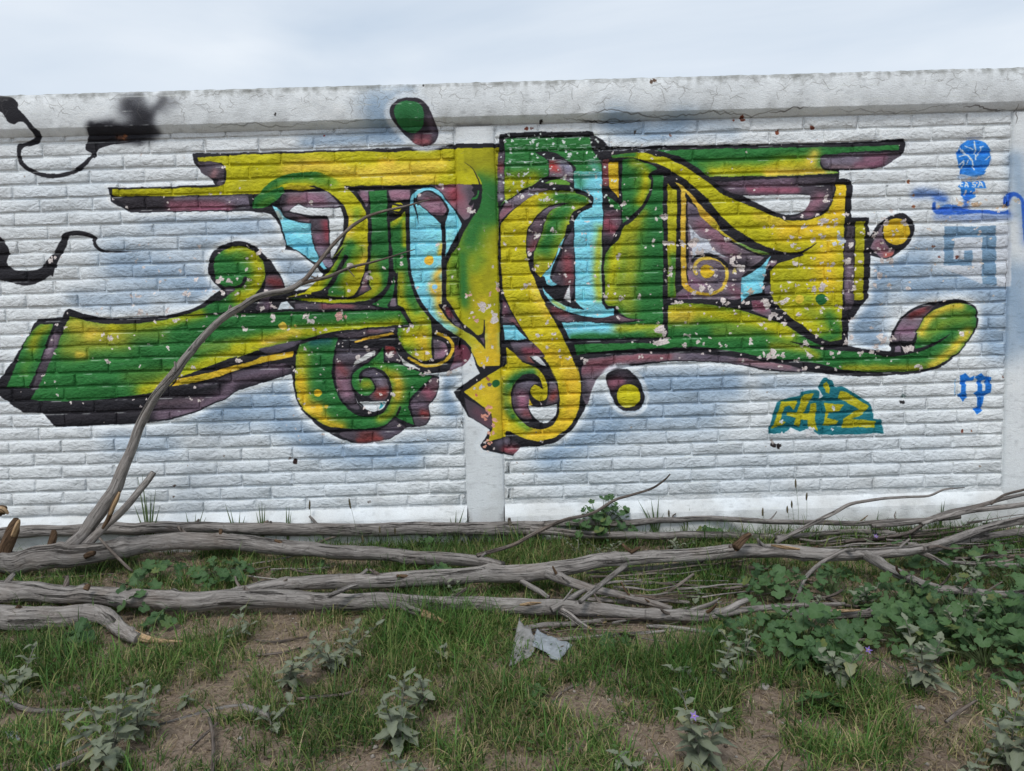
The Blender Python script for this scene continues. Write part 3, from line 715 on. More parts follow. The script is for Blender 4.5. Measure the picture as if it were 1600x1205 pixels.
stroke('@k 560,215 800,285 1000,385 1180,510 1400,690 1600,930 @G 850,640 1000,742 1120,805 1250,832 1340,812 1425,758', 8, BLK, taper=2)
stroke('@J 50,240 120,310 250,410 370,470', 9, BLK, taper=0)
disc(335, 192, 9, DGR, 'J'); disc(198, 190, 7, (212, 188, 60), 'J')
fill('@k 1000,122! @G 700,172 1100,167 1600,157 @H 300,166 820,146! 820,178! 600,186 420,201 350,206 330,232 325,280 350,300 430,311 440,322! 300,331 0,342 @G 1200,341 750,345! 650,270 560,215 420,182', GRN, [('@G 780,310 1100,300 @H 100,270 250,270', 11, YEL, 1.0), ('@H 0,320 200,315 400,316', 8, LYE, .9), ('@H 290,210 270,250', 9, LYE, .8), ('@G 700,270 800,270', 5, LGR, .6), ('@H 380,318 430,316', 4, LGR, .7)])
stroke('@k 700,145 850,165 1030,205 1100,240 1250,320 1480,465 @G 850,445 1000,512 1150,575 @H 40,600', 7, BLK, taper=2)
fill('@G 785,378! 1100,358 @H 100,352 425,348! 412,420 398,500 330,572 250,605 150,605! 100,590 60,590 180,590 245,530 265,470 230,450! @G 1330,450 1000,462 900,450 830,412', DPU, [('@G 900,400 1250,380', 8, (116, 84, 108), .9), ('@G 1000,425 1300,430', 5, (150, 56, 84), .9), ('@H 330,470 260,560', 9, (138, 84, 104), .9), ('@H 330,400 390,390', 9, BLK, .6)], soft=1)
fill('@G 960,467! 1200,457 1378,462 1386,500 1345,560 1262,582 1180,572 1080,522', WHT)
fill('@H 335,218 420,203 820,190! 845,205! 800,232 720,285 550,295 360,295 332,270', DPU, [('@H 380,250 560,240', 8, LAV, .7), ('@H 560,280 700,260', 6, (148, 62, 100), .9), ('@H 620,235 720,225', 6, (134, 70, 100), .9), ('@H 400,285 620,290', 4, (140, 112, 120), .7)], soft=1)
fill('@H 500,650! 540,650! 535,1150 480,1185! 475,850', DPU, [('@H 510,900 500,1100', 6, (120, 96, 116), .95)], soft=.6)
fill('@H 548,625! 608,620! 600,900 595,1112! 538,1116! 545,800', (156, 152, 20))
fill('@H 640,790! 690,690 720,640 715,700 760,790 800,800 760,850 700,850', PUR, [('@H 690,770 720,810', 8, (132, 76, 92), .9), ('@H 740,840 780,830', 5, (160, 80, 70), .9)], soft=.8)
disc(803, 687, 20.8, DYE, 'H')

# ============ separate drops, tags
stroke('@C 1280,130 1330,70 1400,50 1480,62 1540,120 1590,230 1595,320 1540,365 1440,360 1330,260 1270,180', 9, (214, 220, 226), soft=5, a=.7, closed=True)
fill('@C 1288,130 1330,85 1400,65 1470,75 1520,120 1560,210 1580,270 1565,320 1520,350 1450,345 1400,310 1330,240 1290,185', (44, 40, 48), [('@C 1530,200 1550,280', 6, (96, 80, 98), .8), ('@C 1440,325 1510,325', 6, (146, 76, 84), .95), ('@C 1440,290 1520,290', 4, (110, 50, 66), .7)])
fill('@C 1310,150 1340,100 1410,85 1470,110 1495,160 1490,220 1450,265 1390,265 1340,230', (44, 110, 62))
stroke('@I 95,670 150,615 240,610 310,670 355,760 358,840 320,895 240,908 165,870 115,780', 7, (214, 220, 226), soft=4, a=.8, closed=True)
fill('@I 110,672 160,632 240,627 300,680 340,760 345,830 310,880 240,890 180,860 140,790', BLK, [('@I 150,720 200,700', 8, (150, 74, 96), .9), ('@I 200,660 260,680', 6, (70, 60, 72), .8)])
disc(250, 795, 18.6, (186, 178, 26), 'I')
fill('@A -60,90! 0,95 50,100 110,110 145,140 150,180 200,230 240,280 270,320 240,370 200,390 150,400 130,430 130,470 145,490 130,505 105,480 105,440 110,380! 160,365 215,345 225,315 190,265 150,260 120,275 80,250 50,200 0,190 -60,195!', BLK)
stroke('@A 130,500 180,540 260,573 370,578 460,552 530,510 575,455', 6.4, BLK)
fill('@A 530,410 560,330 580,285 640,270 720,275 820,290 880,320 840,360 760,378 700,388 640,405 600,430 600,465 560,470 570,440', BLK)
for pth, w, a in [('@A 700,300 820,300 930,290', 11, .95), ('@A 780,345 880,340', 8, .9), ('@A 600,290 720,280', 7, .9), ('@A 930,240 900,280', 12, .85), ('@A 830,170 900,190', 15, .85), ('@A 960,300 990,310', 5, .6), ('@A 900,240 940,290', 12, .8), ('@A 960,220 1050,120', 7, .6), ('@A 930,330 860,350', 8, .7), ('@A 600,275 580,340', 5, .8), ('@A 830,130 900,110', 9, .5), ('@A 1060,170 1100,140', 10, .35)]:
    spray(pth, w, (36, 36, 42), a)
spray('@A 740,340 785,345', 3.2, (110, 70, 50), .8)
fill('@A -60,930! 0,960 40,1010 60,1060 45,1130 100,1170 240,1165 280,1120 330,1070 370,1000 390,950 430,925 500,920 570,940 605,965 600,1000 650,1040 760,1050 880,1050! 740,1060 640,1055 590,1020 570,970 500,950 430,960 415,1020 390,1060 350,1140 330,1210 @B 320,240 270,270 220,295 150,305 90,290 0,275 -60,270!', BLK)
# CHEZ tag
fill('@K 270,590! 340,370! 440,330 530,310 550,280 640,260 690,270 690,345! 720,312! 690,240 720,175 750,160 800,190 830,240 890,235 1110,370! 1145,440 1140,500! 1210,510! 1235,625! 690,640! 600,585! 530,610! 460,575! 390,625! 275,625!', TEA)
YT = (168, 160, 28)
for s in ('375,365! 515,352! 482,432! 440,395 402,410 365,520! 412,530! 390,560! 298,585! 340,480', '560,300! 652,288! 600,390 562,460! 610,460! 622,378! 672,375! 662,500 678,612! 600,565! 602,510! 545,512 530,572! 480,552! 500,492! 420,482! 430,455! 510,450',
          '730,370! 902,385! 862,440 782,452! 762,500! 852,520! 832,552! 720,565! 750,450', '850,330! 870,275! 922,280! 1105,400! 1052,470! 960,502! 1165,520! 1165,576! 880,580! 890,502! 1020,420!', '728,212 757,194 781,225 772,290 742,284'):
    fill('@K ' + s, YT, smooth=False)
# blue stamp, text and spray
disc(975, 440, 28, BLU, 'L')
for s, w in (('800,335 870,400 940,480', 3.2), ('985,240 985,320 990,400 1000,470', 2.2), ('950,480 960,540 975,620', 2.2), ('1060,320 1050,380 1000,440', 1.6), ('780,440 860,420 900,430', 1.6), ('1120,480 1180,430', 1.8), ('870,300 930,330 960,350', 1.6), ('790,540 840,500 830,580', 2.2), ('1040,330 1090,310', 1.6), ('880,540 900,490', 1.4)):
    stroke('@L ' + s, w, (196, 208, 220))
fill('@L 800,600! 1130,620! 1090,665 950,690 800,650!', BLU); spray('@L 800,690 1050,690', 3, (120, 150, 190), .6)
fill('@L 765,815! 800,775! 840,745! 1100,740! 1125,835! 900,830 800,835!', BLU)
for s in ('828,772 800,780 796,806 826,812', '880,742 860,815', '880,742 905,815', '868,792 898,792', '1000,752 965,757 965,780 1000,790 995,812 955,812', '1055,742 1032,815', '1055,742 1085,815', '1042,792 1075,792'):
    stroke('@L ' + s, 1.9, (200, 208, 214))
fill('@L 800,830! 960,815 1000,860 990,950 850,985 815,900', BLU); stroke('@L 870,860 860,920', 3, (205, 200, 196))
fill('@L 460,1000! 505,1005! 520,1100 620,1040 780,1050 860,1090 1000,1105 1150,1100 1330,1120 1420,1090! 1440,1165! 1250,1160 1050,1155 800,1170 500,1165! 465,1120', DBL, soft=1.2)
fill('@L 1350,1060! 1350,960 1390,900 1450,880 1530,910 1570,980 1600,1100 1640,1500! 1570,1500! 1545,1150 1530,1000 1490,950 1440,950 1420,1060!', DBL, soft=1.4)
spray('@L 250,900 400,900 520,920 600,960', 7, (70, 108, 176), .75); spray('@L 500,960 600,980', 5, DBL, .6); spray('@L 520,1185 900,1200 1400,1180', 6, (70, 108, 184), .5); spray('@L 880,960 870,1060', 5, DBL, .8)
spray('@L 1600,1250 1610,1500', 9, (80, 112, 170), .5); spray('@L 560,1060 800,1075', 3, (90, 140, 206), .6)
# blue-grey stencilled letter beside the pilaster
GW = (190, 196, 204)
fill('@M 700,470! 1100,470! 1100,1090! 560,860! 560,640!', GW, soft=2); fill('@M 1240,340! 1430,330! 1420,1100! 1250,1100!', (196, 201, 208), soft=1)
BG2 = (112, 142, 168)
fill('@M 600,350! 1252,345! 1250,1080! 1085,1080! 1085,480! 725,488! 720,760! 850,765! 850,650! 955,640! 960,835! 605,840!', BG2, smooth=False)
# small blackletter r p
BL2 = (24, 112, 202)
fill('@J 1200,665! 1235,652! 1262,682! 1292,668! 1285,700! 1240,702! 1235,775! 1248,800! 1215,832! 1184,785! 1207,775! 1207,705!', BL2, smooth=False)
fill('@J 1292,678! 1335,652! 1352,672! 1395,678! 1390,775! 1348,805! 1335,870! 1340,885! 1300,912! 1284,875! 1307,865! 1307,795! 1280,778! 1307,765! 1310,700!', BL2, smooth=False)
fill('@J 1338,700! 1358,697! 1355,762! 1336,768!', WHT, smooth=False); stroke('@J 1172,690 1170,790', 1.2, (110, 170, 220))

# hand-held can: edges wander a little with the rough bricks
wx_ = ((fbm_canvas(CW, CH, 1 / 20.0, 1 / 20.0, 101, 2) - .5) * 3.6).round().astype(np.int32)
wy_ = ((fbm_canvas(CW, CH, 1 / 20.0, 1 / 20.0, 111, 2) - .5) * 3.6).round().astype(np.int32)
iy_, ix_ = np.mgrid[0:CH, 0:CW]
canvas[:] = canvas[np.clip(iy_ + wy_, 0, CH - 1), np.clip(ix_ + wx_, 0, CW - 1)]
canvas[:] = canvas * .6 + .1 * (np.roll(canvas, 1, 0) + np.roll(canvas, -1, 0) + np.roll(canvas, 1, 1) + np.roll(canvas, -1, 1))
# mauves are dusty: chalked by the sun
lum = canvas.mean(2, keepdims=True)
pv = np.clip((np.minimum(canvas[..., 0], canvas[..., 2]) - canvas[..., 1]) * 9, 0, 1)[..., None]
canvas += pv * .38 * (lum * 1.16 + .035 - canvas)
# uneven spray-can coverage
n3 = fbm_canvas(CW, CH, 1 / 70.0, 1 / 48.0, 61, 3)
n4 = fbm_canvas(CW, CH, 1 / 9.0, 1 / 7.0, 71, 2)
sat = (canvas.max(2) - canvas.min(2)) * np.clip(canvas.max(2) * 2, 0, 1)
dark = canvas.max(2) < .5
shade = 1 + np.clip(sat * 1.6, 0, 1) * (.22 * (n3 - .5) + .16 * (n4 - .5))
canvas *= shade[..., None]
fleck = np.clip((n4 - .70) * 6, 0, 1) * np.clip((n3 - .42) * 4, 0, 1) * np.clip(sat * 2.5, 0, 1) * .30
canvas += fleck[..., None] * (col((176, 176, 160)) - canvas)
soot = np.clip((fbm_canvas(CW, CH, 1 / 14.0, 1 / 5.0, 81, 2) - .62) * 3, 0, 1) * .22
canvas *= (1 - soot * .5)[..., None]

# ============ flaked paint: chips show plaster and older coats
def chip(px, py, r, c=CHP, el=1.0, seed=None):
    rr = random.Random(seed if seed is not None else int(px * 31 + py * 17))
    rot = rr.random() * 3.14
    bits = 1 if r < 2.2 else rr.choice((2, 2, 3))
    for q_ in range(bits):
        n = rr.randint(6, 10)
        ph = rr.random() * 6.28
        s_ = r * (1 if bits == 1 else rr.uniform(.55, .85))
        cx = px + (rr.uniform(-.6, .6) * r * el if bits > 1 else 0)
        cy = py + (rr.uniform(-.5, .5) * r if bits > 1 else 0)
        pts = []
        for k in range(n):
            t = ph + 6.283 * k / n
            q = s_ * rr.uniform(0.3, 1.25)
            x, y = q * math.cos(t) * el, q * math.sin(t)
            pts.append((cx + x * math.cos(rot) - y * math.sin(rot), cy + x * math.sin(rot) + y * math.cos(rot), True))
        P = curve(pts, True, False)
        m = poly_mask(P)
        if m is None: continue
        y0, y1, x0, x1, a = m
        g = 0.9 + 0.2 * GRAIN[y0:y1, x0:x1]
        cv = canvas[y0:y1, x0:x1]
        sh = rr.uniform(0.9, 1.05)
        cv += a[..., None] * (col(c)[None, None, :] * g[..., None] * sh - cv)
        relief[y0:y1, x0:x1] = np.minimum(relief[y0:y1, x0:x1], 0.6 - 0.5 * a)


BIG = [(345, 440, 9), (357, 436, 8), (350, 458, 8), (403, 397, 8), (418, 455, 9), (412, 480, 10), (427, 478, 9), (375, 478, 5), (160, 524, 8), (172, 528, 5), (168, 565, 6), (82, 407, 7), (88, 402, 5), (250, 440, 5), (225, 418, 5), (206, 465, 7), (220, 462, 5), (222, 485, 9), (258, 486, 10),
       (290, 459, 8), (304, 437, 6), (283, 424, 5), (295, 462, 6), (270, 502, 5), (372, 564, 8), (312, 627, 6), (303, 605, 4), (380, 515, 6), (487, 500, 9), (475, 492, 7), (425, 495, 10), (431, 498, 9), (507, 515, 7), (546, 455, 8), (548, 413, 6), (576, 432, 6), (528, 495, 11, CHK), (536, 493, 8, CHK),
       (487, 318, 7), (516, 290, 4), (540, 295, 4), (656, 305, 5), (690, 290, 6), (732, 328, 8), (738, 333, 7), (629, 411, 6), (628, 402, 4), (644, 509, 7), (638, 515, 6), (652, 552, 5), (575, 545, 7), (560, 560, 6), (605, 555, 7), (611, 556, 5), (615, 618, 5), (577, 645, 4), (660, 583, 6), (670, 583, 5), (700, 582, 6),
       (765, 460, 7, CHK), (750, 478, 8, CHP), (757, 482, 7, CHP), (768, 478, 7, CHP), (740, 498, 8, CHK), (770, 503, 9, CHP), (772, 497, 8, CHP), (733, 463, 5, CHK), (776, 445, 6, CHP), (778, 452, 6, CHK), (769, 488, 6, CHP),
       (751, 604, 6, (190, 186, 200)), (745, 618, 5, (206, 120, 100)), (762, 643, 7, (220, 152, 132)), (758, 652, 6, (220, 152, 132)), (763, 636, 6, (220, 152, 132)), (774, 655, 7, (220, 158, 140)), (772, 665, 6, (220, 158, 140)), (768, 676, 6, (222, 160, 140)), (762, 688, 6, (222, 160, 140)), (757, 697, 5, (222, 160, 140)), (766, 693, 5, (222, 160, 140)), (764, 600, 6, (92, 82, 84)), (764, 592, 4, (150, 90, 70)), (760, 560, 6, CHP), (755, 572, 6, CHP),
       (816, 285, 5), (812, 275, 5), (815, 307, 7), (855, 308, 7), (896, 325, 6), (860, 286, 5), (883, 278, 5), (895, 342, 6), (840, 367, 7), (838, 372, 6), (865, 360, 5), (876, 387, 6), (818, 447, 6), (856, 440, 5), (868, 522, 6), (855, 504, 6), (838, 526, 6), (853, 542, 5), (890, 560, 6), (915, 565, 6), (846, 690, 5), (845, 632, 4),
       (945, 466, 8), (970, 466, 7), (1000, 466, 7), (1035, 340, 8), (1028, 342, 6), (972, 322, 8), (978, 316, 6), (1022, 378, 5), (967, 400, 5), (1045, 382, 7), (1070, 382, 9), (1085, 380, 9), (1095, 393, 8), (1078, 395, 7), (1105, 360, 5), (1108, 375, 5), (1135, 373, 5), (1150, 415, 11), (1145, 408, 8), (1160, 420, 9), (1155, 400, 6), (1150, 424, 8, (206, 190, 120)), (1120, 420, 5), (1116, 432, 6), (1105, 447, 7), (1110, 455, 7), (1095, 450, 6), (1085, 458, 5), (1088, 420, 6, (206, 190, 160)),
       (1130, 472, 8), (1137, 475, 7), (1165, 475, 8), (1175, 455, 6, (190, 178, 160)), (1172, 458, 6, (190, 178, 160)), (1195, 470, 8), (1200, 478, 8), (1210, 492, 9), (1218, 495, 8), (1204, 497, 8), (1048, 428, 5), (1045, 418, 6), (1033, 517, 10), (1040, 522, 9), (1030, 535, 11), (1042, 532, 9), (1068, 540, 8), (1090, 537, 7), (1175, 534, 7), (1125, 540, 5),
       (1205, 555, 9), (1210, 552, 8), (1222, 553, 7), (1196, 556, 7), (1258, 536, 8), (1264, 554, 7), (1275, 525, 7), (1300, 552, 7), (1312, 554, 7), (1325, 530, 9), (1320, 535, 8), (1345, 553, 7), (1365, 548, 9), (1370, 540, 8), (1305, 575, 7), (1257, 577, 7), (1415, 543, 9), (1425, 545, 8), (1395, 530, 6), (1380, 532, 8), (1375, 525, 6), (1500, 523, 6), (1507, 524, 5), (1435, 573, 7), (1392, 563, 5), (1222, 469, 8), (1228, 472, 6),
       (1280, 448, 8), (1288, 446, 7), (1272, 452, 6), (1295, 425, 6), (1300, 412, 6), (1285, 412, 6), (1243, 412, 6), (1272, 375, 7), (1285, 372, 7), (1250, 370, 6), (1236, 372, 6), (1258, 355, 6), (1284, 347, 6), (1306, 353, 5), (1296, 355, 5), (1208, 354, 5), (1312, 366, 9, (190, 196, 204)), (1316, 378, 9, (190, 196, 204)), (1306, 382, 8, (190, 196, 204)), (1330, 382, 7), (1322, 335, 6), (1293, 312, 7), (1290, 314, 6), (1275, 337, 5), (1253, 337, 5),
       (1323, 410, 7), (1335, 450, 6), (1342, 407, 6), (1338, 440, 5), (1384, 348, 7), (1410, 346, 7), (1416, 350, 6), (1395, 365, 4), (1366, 368, 6), (1375, 388, 6), (1390, 388, 5), (1372, 430, 6), (1385, 432, 5), (1390, 447, 6), (1420, 450, 6), (1365, 448, 6), (1395, 410, 7), (1380, 406, 6), (1525, 357, 4), (1534, 360, 4),
       (1500, 318, 6, (206, 178, 150)), (1512, 316, 5, (206, 178, 150)), (1525, 318, 7, (206, 178, 150)), (1530, 320, 6, (206, 178, 150)), (1468, 323, 3, (206, 178, 150)), (1572, 322, 5, (206, 178, 150)), (1560, 325, 4, (206, 178, 150)), (1515, 278, 5), (1528, 280, 5), (1525, 300, 5), (1585, 315, 6, (176, 168, 156))]
for b in BIG:
    chip(b[0] + random.uniform(-1, 1), b[1] + random.uniform(-1, 1), b[2] * random.uniform(0.62, 0.95), b[3] if len(b) > 3 else CHP, random.choice((1, 1, 1.5, 0.7)))
    if random.random() < 0.6:
        chip(b[0] + random.uniform(-10, 10), b[1] + random.uniform(-8, 8), random.uniform(1.5, 3.2), CHP)
# bare plaster in the wedges of the tag
for x, y, r in ((1222, 678, 5), (1236, 675, 7), (1258, 678, 8), (1268, 672, 6), (1302, 638, 4), (1299, 671, 3), (1220, 660, 4)):
    chip(x, y, r, (206, 208, 212))
# scattered small flakes where the coat is loose
zones = [(780, 960, 205, 320, 120, 2.2, (196, 204, 200)), (780, 1050, 320, 560, 80, 2.6, CHP), (1050, 1320, 380, 580, 120, 2.8, CHP), (1180, 1400, 330, 560, 70, 2.6, CHP), (440, 700, 440, 560, 60, 2.4, CHP), (600, 770, 380, 600, 40, 2.6, CHP),
         (20, 330, 480, 640, 40, 2.4, CHP), (200, 440, 380, 500, 40, 2.6, CHP), (440, 680, 540, 690, 60, 2.0, CHP), (1360, 1560, 300, 480, 40, 2.3, (210, 196, 184)), (170, 420, 240, 330, 20, 2.0, CHP), (900, 1420, 215, 320, 50, 1.6, CHP), (0, 1600, 200, 780, 60, 1.4, (150, 140, 132))]
for (xa, xb, ya, yb, n, r, c) in zones:
    for _ in range(n):
        chip(random.uniform(xa, xb), random.uniform(ya, yb), r * random.uniform(0.4, 1.3), c, random.choice((1, 1.6)))
# rubbed, scratchy white on the green block
for _ in range(150):
    x, y = random.uniform(788, 930), random.choice((215, 228, 232, 251, 253, 272)) + random.uniform(-3, 3)
    stroke([(x, y), (x + random.uniform(2, 14), y + random.uniform(-1.5, 1))], random.uniform(.5, 1.3), (186, 200, 194), a=.6)
for _ in range(40):
    x, y = random.uniform(925, 1045), random.uniform(226, 238)
    stroke([(x, y), (x + random.uniform(2, 9), y + random.uniform(-2, 1))], random.uniform(.6, 1.6), (196, 200, 206), a=.7)
# rust spots, knocked-out holes
for x, y, r, c in ((1146, 187, 3.5, (120, 58, 38)), (1160, 186, 5, (120, 58, 38)), (822, 200, 3.5, (110, 54, 40)), (831, 201, 2.5, (110, 54, 40)), (1049, 211, 3.5, (96, 52, 40)), (1215, 205, 5, (130, 70, 48)), (1269, 199, 4, (110, 56, 40)), (847, 190, 3.5, (40, 36, 36)), (506, 211, 3, (130, 50, 46)),
                   (1421, 284, 4, (168, 110, 80)), (1427, 305, 3, (176, 130, 100)), (1428, 322, 3.5, (168, 110, 80)), (1504, 674, 3.5, (120, 60, 44)), (1517, 673, 2.5, (150, 96, 70)), (1459, 385, 4, (120, 84, 70)), (1467, 402, 3, (120, 70, 64)), (1496, 402, 4, (104, 62, 54)), (1566, 588, 2.5, (110, 70, 56)),
                   (664, 138, 2.5, (44, 42, 42)), (435, 183, 3, (60, 58, 58)), (1019, 130, 5, (84, 64, 52)), (992, 206, 3, (60, 56, 54)), (193, 215, 4.5, (128, 82, 54)),
                   (459, 721, 6.5, (46, 28, 26)), (452, 717, 4, (120, 110, 104)), (1207, 697, 5, (38, 32, 32)), (1215, 697, 5, (38, 32, 32)), (1209, 690, 5, (150, 142, 138)), (1410, 630, 4.5, (40, 38, 40)), (1413, 622, 5, (120, 134, 134)), (272, 759, 3, (90, 76, 70)), (271, 776, 2.5, (90, 76, 70)), (577, 785, 3, (130, 126, 124)), (1532, 728, 3, (150, 140, 130))):
    chip(x, y, r, c)
for x, y in ((459, 721), (1210, 698), (1411, 631)):
    u, v = to_canvas(x, y)
    relief[int(v) - 7:int(v) + 7, int(u) - 9:int(u) + 9] -= 0.5


# ============ weather: dirt along the top of the beam, cracks
def crack(px, py, L, ang, w=1.0, c=(70, 66, 64), a=.8, wig=.5):
    pts = [(px, py)]
    t = ang
    while L > 0:
        st = random.uniform(3, 7)
        t = ang + random.uniform(-wig, wig)
        px, py = px + st * math.cos(t), py + st * math.sin(t)
        pts.append((px, py, True))
        L -= st
    stroke(pts, w, c, a=a, soft=.7, taper=2)


topz = on_y(800, 131, 0).z
zz = WZ0 + (np.arange(CH) + .5) / PPM
xw = WX0 + (np.arange(CW) + .5) / PPM
Zg, Xg = np.meshgrid(zz, xw, indexing='ij')
up = np.clip(1 - (topz - Zg) / 0.11, 0, 1)
st = fbm_canvas(CW, CH, 5.0 / PPM, 2.0 / PPM, 21, 3) * 0.5 + fbm_canvas(CW, CH, 40.0 / PPM, 28.0 / PPM, 31, 3) * 0.5
dirt = np.clip((up ** 2.6) * 1.35 + st * 2.3 - 1.62, 0, 1) * np.clip(up * 3, 0, 1)
canvas += (dirt * 0.62)[..., None] * (col((86, 86, 80)) - canvas)
drip = np.clip(fbm_canvas(CW, CH, 34.0 / PPM, 1.4 / PPM, 41, 3) - .56, 0, 1) * 2.0 * np.clip(up * 1.4, 0, 1)
canvas += np.clip(drip * .28, 0, .3)[..., None] * (col((112, 112, 108)) - canvas)
# grime near the foot of the wall
low = np.clip(1 - (Zg - 0.0) / 0.5, 0, 1)
gr = np.clip(low * 1.05 + fbm_canvas(CW, CH, 7 / PPM, 9 / PPM, 51, 3) - .95, 0, 1)
canvas += (gr * .5)[..., None] * (col((142, 136, 126)) - canvas)
for _ in range(150):
    x = random.uniform(-10, 1600); y = 150 - 0.0268 * x + random.triangular(2, 44, 8)
    crack(x, y, random.uniform(6, 40), random.choice((0, 0, 3.1, 1.5)) + random.uniform(-.4, .4), random.uniform(.5, .9), (104, 102, 98), .55, 1.1)
for x0_, x1_, w in ((330, 480, 1.4), (460, 620, 1.0), (640, 720, 1.2), (880, 1000, 1.8), (900, 1050, 2.4), (1010, 1150, 1.8), (1100, 1230, 1.4), (1300, 1500, .9)):
    crack(x0_, 208.5 - (x0_) * .0262 + random.uniform(-1.5, 1.5), x1_ - x0_, -0.027, w * .6, (70, 68, 66), .6, .45)
crack(905, 188, 100, -.04, 1.4, (44, 42, 42), .8, .4); crack(1200, 178, 60, -.1, 1.2); crack(1500, 170, 70, .1, 1.2); crack(1585, 165, 30, 1.6, 1.2)
for _ in range(60):
    x = random.uniform(0, 1590); y = random.uniform(205, 770)
    crack(x, y, random.uniform(5, 16), random.choice((0, 3.1, -.4, .5)), .7, (120, 122, 124), .5, .9)
crack(1470 + 104, 400, 60, 1.6, 1.0, (110, 110, 112)); crack(700, 250, .1, 0)

# pale streaks along the courses: thin paint, plus light catching upper arrises painted in
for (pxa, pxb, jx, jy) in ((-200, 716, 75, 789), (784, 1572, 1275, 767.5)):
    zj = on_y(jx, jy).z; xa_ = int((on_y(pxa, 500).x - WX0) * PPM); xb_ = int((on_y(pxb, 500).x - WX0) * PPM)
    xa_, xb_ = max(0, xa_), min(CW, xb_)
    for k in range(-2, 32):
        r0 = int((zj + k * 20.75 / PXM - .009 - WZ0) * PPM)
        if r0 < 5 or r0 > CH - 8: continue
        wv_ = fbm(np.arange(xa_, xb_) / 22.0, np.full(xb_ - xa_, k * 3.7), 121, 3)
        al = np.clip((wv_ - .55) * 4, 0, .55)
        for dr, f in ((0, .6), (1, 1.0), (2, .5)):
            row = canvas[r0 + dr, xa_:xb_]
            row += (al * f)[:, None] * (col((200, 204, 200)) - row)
canvas *= (0.965 + 0.07 * GRAIN)[..., None]
np.clip(canvas, 0.01, 1, out=canvas)
relief += 0.16 * (n2 - .5) + 0.05 * (GRAIN - .5)
np.clip(relief, 0, 1, out=relief)
# stored slightly lighter: white paint about 0.75 reflectance
WK = 1.22
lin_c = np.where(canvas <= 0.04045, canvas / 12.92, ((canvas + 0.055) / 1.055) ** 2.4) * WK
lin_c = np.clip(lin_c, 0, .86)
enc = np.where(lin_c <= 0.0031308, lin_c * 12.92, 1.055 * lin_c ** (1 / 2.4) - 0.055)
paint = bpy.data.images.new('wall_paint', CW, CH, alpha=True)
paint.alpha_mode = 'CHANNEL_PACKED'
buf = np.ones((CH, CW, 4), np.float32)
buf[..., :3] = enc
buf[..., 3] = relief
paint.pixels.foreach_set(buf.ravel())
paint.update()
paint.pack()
# ------------------------------------------------------------------ wall material
def wall_material(name, grain, coarse, rough_scale):
    t = NT(name)
    geo = t.n('ShaderNodeNewGeometry')
    sep = t.n('ShaderNodeSeparateXYZ')
    t.l(geo.outputs['Position'], sep.inputs[0])
    u = t.math('DIVIDE', t.math('SUBTRACT', sep.outputs['X'], WX0), WX1 - WX0)
    v = t.math('DIVIDE', t.math('SUBTRACT', sep.outputs['Z'], WZ0), WZ1 - WZ0)
    cmb = t.n('ShaderNodeCombineXYZ')
    t.l(u, cmb.inputs[0]); t.l(v, cmb.inputs[1])
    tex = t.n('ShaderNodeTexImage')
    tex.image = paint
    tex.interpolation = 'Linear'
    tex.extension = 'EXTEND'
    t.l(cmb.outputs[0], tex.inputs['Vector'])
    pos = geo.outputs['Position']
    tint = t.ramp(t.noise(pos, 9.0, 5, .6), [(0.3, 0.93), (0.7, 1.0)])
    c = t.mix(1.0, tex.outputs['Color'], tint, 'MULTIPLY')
    nf = t.noise(t.mapping(pos, (1.0, 1, 1.15)), rough_scale, 4, .62, .35)     # tooled brick face under the paint
    nc = t.noise(t.mapping(pos, (0.8, 1, 1.35)), rough_scale * .36, 2, .5, .7)
    b1 = t.bump(nc, coarse, 0.034)
    b2 = t.bump(nf, grain, 0.0125, b1)
    b3 = t.bump(tex.outputs['Alpha'], 0.55, 0.0022, b2)
    return t.done(t.bsdf(c, 0.72, b3, 0.28))


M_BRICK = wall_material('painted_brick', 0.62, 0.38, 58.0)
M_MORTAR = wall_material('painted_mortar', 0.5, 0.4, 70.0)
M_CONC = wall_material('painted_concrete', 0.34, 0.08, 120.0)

# ------------------------------------------------------------------ wall geometry
CH_Z = on_y(800, 200).z            # helper values
Z_TOP = on_y(800, 131).z
Z_BEAM = on_y(800, 184).z           # lower front edge of the beam
Z_BRICK_TOP = on_y(800, 187).z
Z_PLINTH = on_y(800, 786).z         # where bricks end
COURSE = 20.75 / PXM
XL, XR = -6.2, 6.2                  # wall runs on past both edges of the picture
wall = empty('brick_wall', (0, 0, 0))
tag(wall, 'white painted brick wall covered by a large yellow and green graffiti piece', 'wall')


def face_strip(name, xs, prof, jit, mat, parent, seed=0, cap=True):
    """profile (y, z) swept along xs; jit = per-profile-point noise amplitude"""
    n = len(prof)
    V, Fc = [], []
    for i, x in enumerate(xs):
        for k, (y, z) in enumerate(prof):
            a = jit[k]
            V.append((x, y + a * (float(fbm(x * 28 + (k // 2) * 3.1, seed + k // 2, seed, 3)) - .5) * 2, z + a * (float(fbm(x * 30 + 7.7, seed * 2 + k // 2, seed + 9, 3)) - .5) * 2))
    for i in range(len(xs) - 1):
        for k in range(n - 1):
            a = i * n + k
            Fc.append((a, a + n, a + n + 1, a + 1))
    if cap:
        Fc.append(tuple(range(n)))
        Fc.append(tuple((len(xs) - 1) * n + k for k in reversed(range(n))))
    return mesh_obj(name, V, Fc, mat, parent, smooth=True)


xs = np.arange(XL, XR + .001, 0.02)
h = Z_TOP - Z_BEAM


